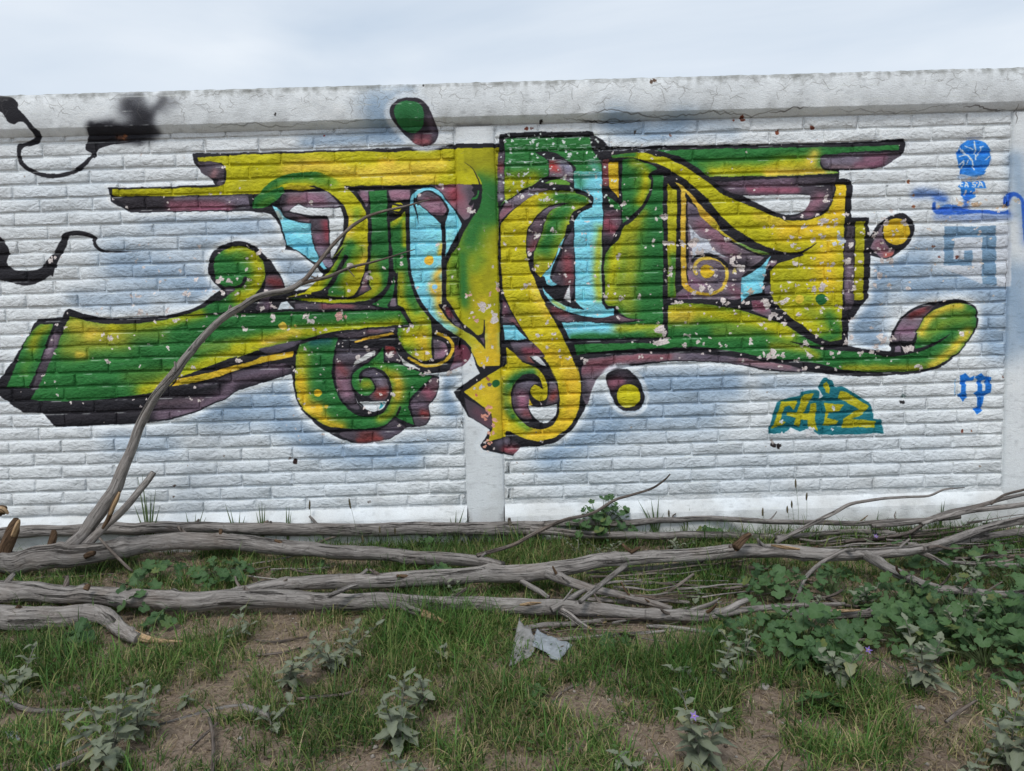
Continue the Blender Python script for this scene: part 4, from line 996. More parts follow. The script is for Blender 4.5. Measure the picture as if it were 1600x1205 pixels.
def held(prof, r=.0025):
    """double every corner of a profile so that smooth shading keeps its edges"""
    out, src = [prof[0]], [0]
    for k in range(1, len(prof) - 1):
        p = Vector(prof[k])
        for q in (prof[k - 1], prof[k + 1]):
            d = Vector(q) - p
            out.append(tuple(p + d.normalized() * min(r, d.length * .3)))
            src.append(k)
    out.append(prof[-1]); src.append(len(prof) - 1)
    return out, src


BP = [(0.15, Z_BEAM - .03), (-0.008, Z_BEAM - 0.036), (-0.05, Z_BEAM), (-0.052, Z_BEAM + h * .5), (-0.052, Z_TOP - .012), (-0.040, Z_TOP), (0.05, Z_TOP + .006), (0.15, Z_TOP), (0.15, Z_BEAM - .03)]
BJ = [0, .0015, .0018, .0010, .003, .0045, .004, .002, 0]
bp, bs = held(BP)
beam = face_strip('coping_beam', xs, bp, [BJ[k] for k in bs], M_CONC, wall, 3, cap=False)

pil_x = [(on_y(713, 300).x, on_y(779, 400).x), (on_y(1573, 480).x, on_y(1573, 480).x + 0.26)]
pil_x.insert(0, (pil_x[0][0] - (pil_x[1][0] - pil_x[0][0]), pil_x[0][1] - (pil_x[1][0] - pil_x[0][0])))
# plaster pilasters
pil_c = []
px0 = on_y(721, 500).x; px1 = on_y(780, 500).x
rx0 = on_y(1574, 500).x
pil_c = [(px0, px1), (rx0, rx0 + 0.27)]
for (a, b) in pil_c:
    ring = [(a - .006, 0.03), (a, -0.004), (a + .008, -0.014), (a + .25 * (b - a), -0.016), (a + .5 * (b - a), -0.016), (a + .75 * (b - a), -0.016), (b - .008, -0.014), (b, -0.004), (b + .006, 0.03)]
    zs = np.arange(0.0 - .1, Z_BEAM - .02, 0.03)
    V, Fc = [], []
    n = len(ring)
    for z in zs:
        for k, (x, y) in enumerate(ring):
            e = .004 if k in (1, 2, 6, 7) else .0015
            V.append((x + e * 2 * (float(fbm(z * 12, k * 3.3, 5, 3)) - .5), y + e * 2 * (float(fbm(z * 9, k * 5.1, 8, 3)) - .5), z))
    for i in range(len(zs) - 1):
        for k in range(n - 1):
            q = i * n + k
            Fc.append((q, q + 1, q + n + 1, q + n))
    mesh_obj('pilaster', V, Fc, M_CONC, wall)

# plinth: sloping mortar fillet, then a vertical band down to the ground
spans = [(XL, px0 - .002), (px1 + .002, rx0 - .002), (rx0 + .272, XR)]
for (a, b) in spans:
    sx = np.linspace(a, b, max(3, int((b - a) / .03)))
    PP = [(0.14, -0.2), (-0.05, -0.2), (-0.05, Z_PLINTH - 0.072), (-0.008, Z_PLINTH - .018), (0.03, Z_PLINTH)]
    PJ = [0, .001, .003, .004, 0]
    pp, ps = held(PP)
    face_strip('plinth', sx, pp, [PJ[k] for k in ps], M_CONC, wall, 12, cap=False)

# recessed mortar sheet with hand-struck unevenness
nx, nz = int((XR - XL) / .04), int((Z_BEAM - Z_PLINTH + .04) / .02)
V, Fc = [], []
for j in range(nz + 1):
    for i in range(nx + 1):
        x = XL + (XR - XL) * i / nx; z = Z_PLINTH - .02 + (Z_BEAM - Z_PLINTH + .02) * j / nz
        V.append((x, 0.009 + 0.004 * (float(vnoise2(x * 13, z * 21, 4)) - .5), z))
for j in range(nz):
    for i in range(nx):
        q = j * (nx + 1) + i
        Fc.append((q, q + 1, q + nx + 2, q + nx + 1))
mesh_obj('mortar', V, Fc, M_MORTAR, wall)
# rear of the wall
mesh_obj('rear_face', [(XL, .15, -.2), (XR, .15, -.2), (XR, .15, Z_BEAM), (XL, .15, Z_BEAM)], [(0, 1, 2, 3)], M_CONC, wall)

# --- bricks
BL = 82.0 / PXM
JB, JH = 0.0145, 0.008               # bed and head joints


def brick_geo(L, H, seed, sharp=1.0):
    """rough-faced brick, front at y ~ 0, centred in x/z"""
    r = random.Random(seed)
    cols = [-L / 2, -L / 2 + .012, -L / 6, L / 6, L / 2 - .012, L / 2]
    rows = [-H / 2, -H / 2 + .007, H / 2 - .007, H / 2]
    V, Fc = [], []
    for j, z in enumerate(rows):
        for i, x in enumerate(cols):
            edge = i in (0, 5) or j in (0, 3)
            y = r.uniform(-.0034, .0026) + (r.uniform(.002, .006) if edge else 0)
            V.append((x + (r.uniform(-.003, .003) if edge else r.uniform(-.01, .01)), y, z + r.uniform(-.003, .003)))
    for j in range(3):
        for i in range(5):
            q = j * 6 + i
            Fc.append((q, q + 1, q + 7, q + 6))
    per = [0, 1, 2, 3, 4, 5, 11, 17, 23, 22, 21, 20, 19, 18, 12, 6]
    base = len(V)
    for q in per:
        x, y, z = V[q]
        V.append((x * 1.004, 0.022, z * 1.02))
    m = len(per)
    for k in range(m):
        a, b = per[k], per[(k + 1) % m]
        Fc.append((b, a, base + k, base + (k + 1) % m))
    return V, Fc


BH = COURSE - JB
variants = []
for s in range(16):
    V, Fc = brick_geo(BL - JH, BH, 100 + s)
    me = bpy.data.meshes.new('brick')
    me.from_pydata(V, [], Fc)
    me.polygons.foreach_set('use_smooth', [True] * len(me.polygons))
    me.materials.append(M_BRICK)
    variants.append(me)

zl = on_y(75, 789).z                # a bed joint on the left panel and one on the right
zr = on_y(1275, 767.5).z
panels = [(XL, px0 - .004, zl, on_y(67, 262).x), (px1 + .004, rx0 - .004, zr, on_y(1375, 320).x), (rx0 + .276, XR, zr, rx0 + .5)]
slots = []
br = random.Random(5)
for (a, b, zj, xo) in panels:
    k0 = int(math.floor((Z_PLINTH - zj) / COURSE)) - 1
    z = zj + k0 * COURSE
    k = k0
    while z < Z_BEAM - .02:
        zb, zt = z + JB / 2, z + COURSE - JB / 2
        zb2, zt2 = max(zb, Z_PLINTH + .004), min(zt, Z_BEAM - .030)
        if zt2 - zb2 > .018:
            x = xo + (0.5 if k % 2 else 0.0) * BL + br.uniform(-.035, .035)
            x -= math.ceil((x - a) / BL) * BL
            while x < b:
                x1 = x + BL + br.uniform(-.008, .008)
                xa, xb = max(x, a), min(x1, b)
                if xb - xa > .03:
                    slots.append((xa, xb, zb2, zt2))
                x = x1
        z += COURSE
        k += 1


def inview(s):
    # centre of the brick in the photograph
    c = Vector(((s[0] + s[1]) / 2, 0, (s[2] + s[3]) / 2)) - CAM
    d = c.dot(_F)
    return 800 + FPX * c.dot(CR) / d, 602.5 - FPX * c.dot(CU) / d, (s[1] - s[0]) * (s[3] - s[2])


scored = []
for s in slots:
    u, v, ar = inview(s)
    ok = 45 < u < 1560 and v < 795
    scored.append((ok, ar if v < 560 or True else 0, s))
full = [t for t in scored if t[0] and t[1] > .9 * BL * BH * .93]
full.sort(key=lambda t: inview(t[2])[1], reverse=True)
chosen = set(t[2] for t in full[:300])
RV, RF = [], []
for q, s in enumerate(slots):
    xa, xb, zb, zt = s
    cx, cz = (xa + xb) / 2, (zb + zt) / 2
    if s in chosen:
        o = bpy.data.objects.new('brick', variants[q % 16])
        COL.objects.link(o)
        o.parent = wall
        o.location = (cx, br.uniform(-.0035, .003), cz)
        o.scale = ((xb - xa - JH) / (BL - JH), 1, (zt - zb) / BH)
        o.rotation_euler = (br.uniform(-.03, .03), br.uniform(-.009, .009), br.uniform(-.012, .012))
    else:
        V, Fc = brick_geo(max(.02, xb - xa - JH), zt - zb, 900 + q)
        n = len(RV)
        dy = br.uniform(-.0022, .0022)
        RV += [(x + cx, y + dy, z + cz) for x, y, z in V]
        RF += [tuple(i + n for i in f) for f in Fc]
rest = mesh_obj('brickwork', RV, RF, M_BRICK, wall)
rest['kind'] = 'stuff'


# ------------------------------------------------------------------ ground
def gz(x, y):
    x = np.asarray(x, float); y = np.asarray(y, float)
    near = np.clip(1 - np.maximum(np.abs(x) - 6, 0) / 4, 0, 1)
    return near * (0.09 * (fbm(x * .9 + 5, y * .9, 2, 3) - .5) + 0.035 * (fbm(x * 5, y * 5, 6, 3) - .5)) * np.clip((-y) / .5, 0.25, 1)


ax = np.concatenate([[-600, -200, -60, -20, -10, -7], np.arange(-5, 5.001, .045), [7, 10, 20, 60, 200, 600]])
ay = np.concatenate([[-600, -200, -60, -20, -9, -6.5], np.arange(-5, .301, .045), [1, 3, 10, 40, 150, 600]])
GX, GY = np.meshgrid(ax, ay)
GZ = gz(GX, GY)
V = np.stack([GX, GY, GZ], -1).reshape(-1, 3)
nx = len(ax)
Fc = [(j * nx + i, j * nx + i + 1, (j + 1) * nx + i + 1, (j + 1) * nx + i) for j in range(len(ay) - 1) for i in range(nx - 1)]
t = NT('soil')
pos = t.n('ShaderNodeNewGeometry').outputs['Position']
n1_ = t.noise(pos, 2.3, 6, .6)
n2_ = t.noise(pos, 38, 6, .7)
n3_ = t.noise(t.mapping(pos, (60, 9, 1), (0, 0, .6)), 3.0, 4, .6, .8)
n4_ = t.noise(t.mapping(pos, (9, 60, 1), (0, 0, .9)), 3.0, 4, .6, .8)
c = t.ramp(n1_, [(.3, (.125, .088, .063)), (.7, (.27, .205, .155))])
c = t.mix(t.ramp(n2_, [(.35, 0.0), (.75, 1.0)]), c, (.34, .27, .21))
c = t.mix(t.math('MULTIPLY', t.ramp(n3_, [(.58, 0.), (.72, 1.)]), .55), c, (.36, .29, .20))
c = t.mix(t.math('MULTIPLY', t.ramp(n4_, [(.60, 0.), (.74, 1.)]), .5), c, (.045, .034, .026))
vor = t.n('ShaderNodeTexVoronoi'); vor.inputs['Scale'].default_value = 55; t.l(pos, vor.inputs['Vector'])
bmp = t.bump(n2_, .9, .02)
bmp = t.bump(n3_, .6, .008, bmp)
bmp = t.bump(vor.outputs['Distance'], .35, .008, bmp)
M_SOIL = t.done(t.bsdf(c, .95, bmp, .1))
ground = mesh_obj('ground', V, Fc, M_SOIL)
tag(ground, 'bare brown soil with straw and patchy grass in front of the wall', 'ground', kind='structure')


def g_at(px, py, lift=0.0):
    """ground point seen at that pixel"""
    z = 0.0
    p = on_z(px, py, 0)
    for _ in range(3):
        z = float(gz(p.x, p.y)) + lift
        p = on_z(px, py, z)
    return Vector((p.x, p.y, z - lift))


# ------------------------------------------------------------------ wood
def wood_material(name, c0, c1, c2, warm):
    t = NT(name)
    uv = t.n('ShaderNodeUVMap')
    v1 = t.mapping(uv.outputs['UV'], (24, 2.6, 1))
    pos = t.n('ShaderNodeNewGeometry').outputs['Position']
    a = t.noise(v1, 2.6, 5, .7, 1.1)
    b = t.noise(t.mapping(uv.outputs['UV'], (13, .75, 1)), 3.0, 4, .62, .9)
    pos = t.n('ShaderNodeNewGeometry').outputs['Position']
    p = t.noise(pos, 5.0, 4, .6)
    c = t.ramp(a, [(.30, c0), (.46, c1), (.68, c2)])
    sp = t.noise(pos, 26.0, 3, .7, .6)
    c = t.mix(t.ramp(sp, [(.28, .65), (.42, 0.)]), c, c0)
    c = t.mix(t.math('MULTIPLY', t.ramp(p, [(.5, 0.), (.75, 1.)]), warm), c, (.20, .125, .075))
    crk = t.ramp(b, [(.36, 1.), (.41, 0.)])
    c = t.mix(t.math('MULTIPLY', crk, .8), c, (.03, .025, .022))
    oi = t.n('ShaderNodeObjectInfo')
    c = t.mix(1.0, c, t.ramp(oi.outputs['Random'], [(0., .72), (1., 1.1)]), 'MULTIPLY')
    nb = t.bump(a, .9, .016)
    nb = t.bump(t.ramp(b, [(.35, 0.), (.43, 1.)]), 1.0, .012, nb)
    return t.done(t.bsdf(c, .9, nb, .15))


M_WOOD = wood_material('weathered_wood', (.085, .076, .070), (.25, .228, .212), (.42, .39, .365), .25)
M_TWIG = wood_material('twig_bark', (.055, .044, .038), (.16, .132, .115), (.29, .25, .22), .4)
M_RAW = wood_material('raw_split_wood', (.20, .12, .06), (.44, .29, .16), (.62, .46, .30), .4)
M_DARKWOOD = wood_material('damp_brown_wood', (.03, .02, .014), (.10, .062, .038), (.20, .13, .08), .6)


def tube(name, pts, mat, parent, seed=0, gnarl=.10, n=8, sides=12, blunt=True):
    """pts: list of (Vector, radius); one closed tapered mesh with UVs in metres"""
    S = catmull([(p.x, p.y, p.z, r) for p, r in pts], n)
    V, Fc, UV = [], [], []
    L = 0.0
    prev = None
    ref = None
    kr = random.Random(seed * 13 + 1)
    total = sum((Vector(S[i + 1][:3]) - Vector(S[i][:3])).length for i in range(len(S) - 1))
    knots = [(kr.uniform(0, total), kr.uniform(0, 6.283), kr.uniform(.15, .38), kr.uniform(.012, .035)) for _ in range(int(total * 4))] if sides >= 10 else []
    for i, s in enumerate(S):
        P = Vector(s[:3]); r = max(.0012, s[3])
        a = Vector(S[max(i - 1, 0)][:3]); b = Vector(S[min(i + 1, len(S) - 1)][:3])
        T = (b - a)
        if T.length < 1e-6: T = Vector((1, 0, 0))
        T.normalize()
        if ref is None:
            ref = Vector((0, 0, 1)) if abs(T.z) < .9 else Vector((0, 1, 0))
        N = (ref - T * ref.dot(T)).normalized(); ref = N
        Bn = T.cross(N)
        P = P + (N * (float(fbm(L * 7 + seed, 1.3, 3, 2)) - .5) + Bn * (float(fbm(L * 7 + seed, 9.3, 5, 2)) - .5)) * r * .55
        if prev is not None: L += (P - prev).length
        prev = P
        for k in range(sides + 1):
            th = 2 * math.pi * (k % sides) / sides
            g = 1 + gnarl * 3 * (float(fbm(math.cos(th) * 1.5 + L * 5 + seed, math.sin(th) * 1.5 + seed * 1.7 + L * 2, seed, 3)) - .5)
            g += .07 * math.sin(3 * th + seed + L * 2) + .04 * math.sin(5 * th - L * 4) + .07 * (float(fbm(L * 3.3, seed * 3.1, 8, 2)) - .5)
            for (kl, kt, ka, kw) in knots:
                dk = (L - kl) / kw
                if -2.5 < dk < 2.5: g += ka * math.exp(-dk * dk) * max(0, math.cos(th - kt)) ** 2
            V.append(P + (N * math.cos(th) + Bn * math.sin(th)) * r * g)
            UV.append((k / sides * 2 * math.pi * r * 1.0 + seed * .37, L))
    m = sides + 1
    for i in range(len(S) - 1):
        for k in range(sides):
            q = i * m + k
            Fc.append((q, q + 1, q + m + 1, q + m))
    for e, i in ((0, 0), (1, len(S) - 1)):
        c = Vector(S[i][:3])
        V.append(c); UV.append((seed, 0))
        ci = len(V) - 1
        for k in range(sides):
            q = i * m + k
            Fc.append((ci, q + 1, q) if e == 0 else (ci, q, q + 1))
    me = bpy.data.meshes.new(name)
    me.from_pydata([tuple(v) for v in V], [], Fc)
    me.polygons.foreach_set('use_smooth', [True] * len(me.polygons))
    uvl = me.uv_layers.new(name='UVMap')
    idx = np.empty(len(me.loops), np.int32)
    me.loops.foreach_get('vertex_index', idx)
    uvl.data.foreach_set('uv', np.array(UV, np.float32)[idx].ravel())
    me.update()
    return link(name, me, mat, parent)


def path3(spec, mode, dz=0.0):
    """spec: list of (px, py, thickness px[, y or z]); mode 'z': rests at height, 'y': fixed depth"""
    out = []
    for s in spec:
        px, py, th = s[:3]
        val = s[3]
        p = on_z(px, py, val) if mode == 'z' else on_y(px, py, val)
        d = (p - CAM).dot(_F)
        out.append((p, th * .5 * d / FPX))
    return out


def lerp_spec(pts, v0, v1):
    """attach a depth or height that runs from v0 to v1 along the points"""
    n = len(pts) - 1
    acc = [0.0]
    for i in range(n):
        acc.append(acc[-1] + math.hypot(pts[i + 1][0] - pts[i][0], pts[i + 1][1] - pts[i][1]))
    return [p + (v0 + (v1 - v0) * acc[i] / acc[-1],) for i, p in enumerate(pts)]


WSEED = [0]


def wood(parent, name, pts, v0, v1, mode='z', mat=None, gnarl=.10, sides=12, n=8):
    WSEED[0] += 1
    if parent is not None and name in ('trunk', 'branch') and max(p[2] for p in pts) > 9:
        # snapped side twigs
        q = path3(lerp_spec(pts, v0, v1), mode)
        tr = random.Random(WSEED[0] * 7 + 3)
        for i in range(1, len(q) - 1):
            if tr.random() < .42:
                p, r = q[i]
                d = Vector((tr.uniform(-1, 1), tr.uniform(-.6, .3), tr.uniform(.25, 1))).normalized()
                ln = tr.uniform(.02, .085)
                e_ = p + d * (r + ln)
                tube('twig', [(p + d * r * .4, r * .34), (p + d * (r + ln * .4) + Vector((tr.uniform(-.01, .01), 0, 0)), r * .26), (e_, r * .17)], tr.choice((M_WOOD, M_TWIG, M_DARKWOOD)), parent, WSEED[0] * 31 + i, .14, 3, 7)
    return tube(name, path3(lerp_spec(pts, v0, v1), mode), mat or M_WOOD, parent, WSEED[0], gnarl, n, sides)


def wood_thing(name, label, cat, first, group=None):
    p = on_z(first[0], first[1], first[2])
    e = empty(name, (p.x, p.y, 0))
    bpy.context.view_layer.update()
    return tag(e, label, cat, group)


# --- rear trunk along the wall
T = wood_thing('fallen_trunk', 'long straight grey dead trunk lying closest to the wall, forking towards the right', 'trunk', (400, 826, .09))
wood(T, 'trunk', [(-60, 842, 22), (0, 835, 21), (100, 829, 18), (200, 826, 19), (300, 825, 18), (400, 826, 20), (500, 827, 20), (600, 827, 20), (700, 826, 20), (800, 826, 22), (850, 827, 21)], .10, .09, gnarl=.08)
wood(T, 'branch', [(830, 823, 13), (860, 819, 11), (950, 818, 11), (1000, 816, 10), (1050, 812, 9), (1120, 811, 9), (1200, 815, 8), (1280, 816, 8), (1340, 818, 8), (1400, 814, 7), (1450, 812, 7), (1500, 808, 6)], .10, .14, gnarl=.08)
wood(T, 'branch', [(830, 829, 14), (860, 831, 12), (900, 834, 12), (1000, 837, 11), (1100, 836, 11), (1200, 838, 10), (1290, 840, 8)], .085, .06, gnarl=.08)
wood(T, 'broken_end', [(575, 824, 4), (600, 823, 6), (632, 821, 2)], .125, .125, mat=M_RAW, sides=6)
wood(T, 'twig', [(418, 826, 8), (424, 822, 7), (421, 815, 6)], .12, .14, sides=7)

# --- big forked trunk with the limb that leans on the wall
T = wood_thing('forked_trunk', 'thick grey dead trunk with a long bare limb rising in front of the graffiti', 'trunk', (100, 872, .14))
wood(T, 'trunk', [(-70, 880, 32), (0, 876, 33), (50, 873, 38), (100, 871, 36), (150, 866, 31), (200, 856, 28), (250, 848, 27), (300, 846, 26), (350, 847, 25), (400, 851, 24), (450, 856, 23), (500, 861, 22), (550, 864, 22), (600, 866, 21), (650, 871, 20), (700, 874, 20), (750, 878, 18), (785, 884, 14)], .13, .11, gnarl=.10)
yb = on_z(110, 860, .14).y
LIMB = [(98, 868, 22), (113, 852, 21), (130, 832, 20), (150, 809, 21), (167, 786, 20), (182, 762, 19), (192, 737, 17), (205, 705, 14.5), (217, 668, 13.5), (230, 640, 13), (250, 610, 12.5), (270, 585, 12), (290, 560, 11.5), (317, 527, 11), (345, 499, 10.5), (370, 483, 10), (395, 467, 9.5), (420, 459, 9), (445, 454, 9), (460, 448, 8.5), (472, 440, 8)]
wood(T, 'limb', LIMB, yb, -.14, 'y', gnarl=.07, n=5)
wood(T, 'branch', [(468, 443, 7.5), (480, 433, 7), (490, 421, 6.5), (502, 406, 6.5), (512, 393, 6), (523, 380, 6), (536, 367, 5.5), (550, 354, 5.5), (563, 345, 5), (577, 337, 4.5), (600, 330, 4), (635, 322, 3.2), (660, 315, 2.4), (672, 312, 1.5)], -.14, -.05, 'y', mat=M_TWIG, gnarl=.06, sides=7)
wood(T, 'branch', [(470, 444, 6.5), (480, 441, 6), (496, 437, 6), (515, 432, 5.5), (534, 424, 5), (552, 417, 4.5), (577, 411, 4), (602, 404, 3), (627, 396, 2.2), (648, 390, 1.5)], -.14, -.05, 'y', mat=M_TWIG, gnarl=.06, sides=7)
wood(T, 'twig', [(543, 420, 2), (549, 427, 1.8), (554, 433, 1.5)], -.12, -.11, 'y', mat=M_TWIG, sides=5)
wood(T, 'twig', [(357, 492, 5), (359, 483, 5), (360, 477, 4)], -.20, -.20, 'y', sides=6)
wood(T, 'twig', [(272, 582, 4), (274, 574, 4), (273, 565, 3)], -.34, -.34, 'y', sides=6)
wood(T, 'twig', [(486, 432, 3), (494, 434, 2.5), (497, 431, 2)], -.14, -.13, 'y', mat=M_TWIG, sides=5)
wood(T, 'side_limb', [(122, 868, 15), (140, 846, 15), (156, 830, 13), (168, 819, 12), (182, 808, 11.5), (200, 789, 11), (217, 768, 10.5), (230, 752, 10), (240, 738, 9)], yb - .03, yb + .12, 'y', gnarl=.07)
wood(T, 'split_wood', [(160, 826, 4), (168, 812, 7), (176, 793, 8), (183, 778, 8), (187, 768, 4)], yb - .035, yb - .01, 'y', mat=M_DARKWOOD, gnarl=.2)
wood(T, 'broken_end', [(171, 805, 4), (180, 786, 6), (187, 769, 3)], yb - .045, yb - .03, 'y', mat=M_RAW, gnarl=.2, sides=6)
wood(T, 'stub', [(78, 866, 12), (81, 848, 11), (84, 836, 10), (84, 828, 6)], yb - .02, yb - .01, 'y', mat=M_DARKWOOD, gnarl=.22)
wood(T, 'stub', [(134, 869, 9), (141, 866, 9), (148, 864, 7)], yb - .10, yb - .12, 'y', mat=M_DARKWOOD, gnarl=.2, sides=7)

# --- broken post at the left edge
T = wood_thing('broken_stump', 'short jagged brown broken branch standing at the left edge', 'branch', (8, 870, .2))
wood(T, 'stump', [(-6, 905, 20), (2, 878, 20), (9, 855, 21), (17, 838, 19), (22, 822, 15), (26, 810, 7)], yb - .12, yb - .10, 'y', mat=M_DARKWOOD, gnarl=.22)
wood(T, 'splinter', [(20, 838, 7), (27, 820, 7), (30, 812, 3)], yb - .13, yb - .13, 'y', mat=M_RAW, gnarl=.25, sides=6)
T = wood_thing('snapped_branch', 'pale snapped branch end poking in at the far left above the stump', 'branch', (-10, 800, .3))
wood(T, 'branch', [(-60, 812, 18), (-20, 805, 18), (0, 798, 16), (8, 799, 12)], yb - .02, yb + .02, 'y', mat=M_DARKWOOD, gnarl=.2)
wood(T, 'broken_end', [(-4, 796, 12), (6, 798, 9), (13, 803, 3)], yb - .02, yb + .0, 'y', mat=M_RAW, gnarl=.25, sides=7)

# --- middle logs
T = wood_thing('middle_log', 'smooth grey log that runs from the centre to the right edge and forks', 'log', (800, 893, .12))
wood(T, 'trunk', [(330, 938, 10), (380, 925, 18), (430, 916, 20), (500, 911, 22), (550, 909, 24), (600, 907, 24), (650, 904, 24), (720, 899, 24), (780, 894, 26), (850, 890, 27), (900, 884, 25), (950, 876, 22), (1000, 872, 21), (1050, 870, 20), (1100, 866, 21), (1150, 861, 23), (1200, 860, 22), (1250, 865, 22), (1300, 868, 20), (1350, 866, 18), (1400, 862, 17), (1450, 855, 14)], .08, .16, gnarl=.09)
wood(T, 'branch', [(1440, 858, 13), (1475, 848, 13), (1500, 840, 13), (1550, 823, 12), (1600, 812, 12), (1660, 800, 11)], .16, .22, gnarl=.08)
wood(T, 'branch', [(1440, 860, 12), (1480, 852, 11), (1520, 842, 11), (1560, 835, 10), (1610, 829, 10), (1660, 824, 9)], .15, .14, gnarl=.08)
wood(T, 'branch', [(1350, 866, 16), (1364, 874, 16), (1387, 888, 15), (1412, 901, 15), (1437, 912, 14), (1462, 920, 13), (1500, 923, 12), (1537, 927, 12), (1575, 929, 11), (1640, 925, 11)], .15, .12, gnarl=.08)
wood(T, 'branch', [(855, 896, 16), (872, 903, 16), (895, 912, 15), (925, 921, 14), (955, 927, 12), (987, 935, 11), (1017, 942, 10), (1050, 952, 8)], .12, .05, gnarl=.08)
wood(T, 'stub', [(1435, 862, 9), (1458, 872, 8), (1482, 885, 7)], .14, .09, sides=7)
wood(T, 'stub', [(1150, 857, 13), (1162, 844, 11), (1172, 835, 7)], .19, .24, mat=M_DARKWOOD, gnarl=.2, sides=8)
wood(T, 'twig', [(985, 864, 7), (995, 858, 6), (1000, 855, 4)], .16, .18, mat=M_DARKWOOD, sides=6)
wood(T, 'twig', [(1335, 859, 6), (1320, 860, 7), (1300, 870, 7), (1280, 882, 7), (1262, 898, 7), (1252, 915, 6.5), (1246, 935, 6), (1242, 954, 6)], .20, .03, sides=8)
wood(T, 'bark_peel', [(1205, 852, 3), (1225, 855, 6), (1250, 858, 3)], .20, .20, mat=M_RAW, sides=6)

T = wood_thing('front_log', 'long knotty grey log nearest the camera with a splintered side stub', 'log', (500, 938, .1))
wood(T, 'trunk', [(-70, 920, 34), (0, 924, 34), (50, 927, 31), (100, 930, 30), (150, 932, 30), (200, 935, 30), (250, 937, 30), (300, 938, 30), (350, 937, 30), (400, 936, 30), (450, 937, 28), (500, 939, 27), (550, 939, 26), (600, 939, 26), (650, 940, 24), (700, 941, 22), (750, 942, 22), (800, 945, 25), (850, 949, 24), (900, 951, 23), (950, 955, 21), (1000, 959, 18), (1050, 961, 18), (1100, 961, 18), (1130, 957, 14)], .10, .055, gnarl=.10)
wood(T, 'branch', [(1115, 960, 12), (1140, 951, 11), (1155, 943, 9), (1168, 937, 7)], .06, .10, sides=8)
wood(T, 'branch', [(1110, 963, 12), (1150, 957, 11), (1190, 951, 10), (1250, 946, 8), (1320, 944, 6)], .06, .05, sides=8)
wood(T, 'branch', [(862, 954, 12), (872, 948, 11), (887, 938, 10), (905, 927, 9), (915, 921, 6)], .07, .13, sides=8)
wood(T, 'stub', [(628, 945, 12), (640, 952, 12), (655, 957, 12), (664, 960, 11)], .10, .08, sides=8)
wood(T, 'broken_end', [(656, 957, 11), (668, 961, 11), (682, 967, 9), (695, 973, 3)], .085, .075, mat=M_RAW, gnarl=.25, sides=7)
wood(T, 'stub', [(878, 955, 11), (890, 962, 11), (900, 970, 10), (912, 978, 8), (924, 984, 6)], .06, .03, sides=8)
wood(T, 'broken_end', [(918, 980, 6), (923, 984, 6), (927, 986, 3)], .035, .03, mat=M_RAW, sides=6)
wood(T, 'stub', [(513, 931, 8), (530, 924, 8), (546, 917, 7), (560, 912, 5)], .14, .17, sides=7)
wood(T, 'bark_peel', [(812, 945, 3), (828, 943, 6), (846, 942, 2)], .10, .10, mat=M_RAW, sides=6)
wood(T, 'knot', [(134, 922, 8), (137, 917, 8), (140, 914, 5)], .15, .17, mat=M_DARKWOOD, sides=7)

T = wood_thing('buried_log', 'short thick grey log end at the left with a torn tan tip in the grass', 'log', (50, 966, .08))
wood(T, 'trunk', [(-70, 966, 38), (0, 966, 40), (50, 966, 38), (100, 963, 34), (140, 960, 30), (165, 963, 26), (185, 978, 23), (205, 991, 21), (218, 998, 17)], .09, .05, gnarl=.09)
wood(T, 'broken_end', [(208, 992, 17), (225, 998, 14), (245, 1001, 9), (268, 1002, 5), (286, 1002, 2)], .05, .035, mat=M_RAW, gnarl=.25, sides=8)

T = wood_thing('right_log', 'pale barkless log half hidden under round leaves at lower right', 'log', (1320, 960, .05))
wood(T, 'trunk', [(1215, 958, 9), (1250, 959, 12), (1300, 961, 14), (1350, 960, 13), (1400, 956, 12), (1450, 954, 10), (1520, 957, 10), (1600, 960, 9), (1660, 961, 9)], .05, .05, gnarl=.1)
wood(T, 'bark_peel', [(1300, 955, 3), (1320, 954, 6), (1345, 953, 2)], .08, .08, mat=M_RAW, sides=6)

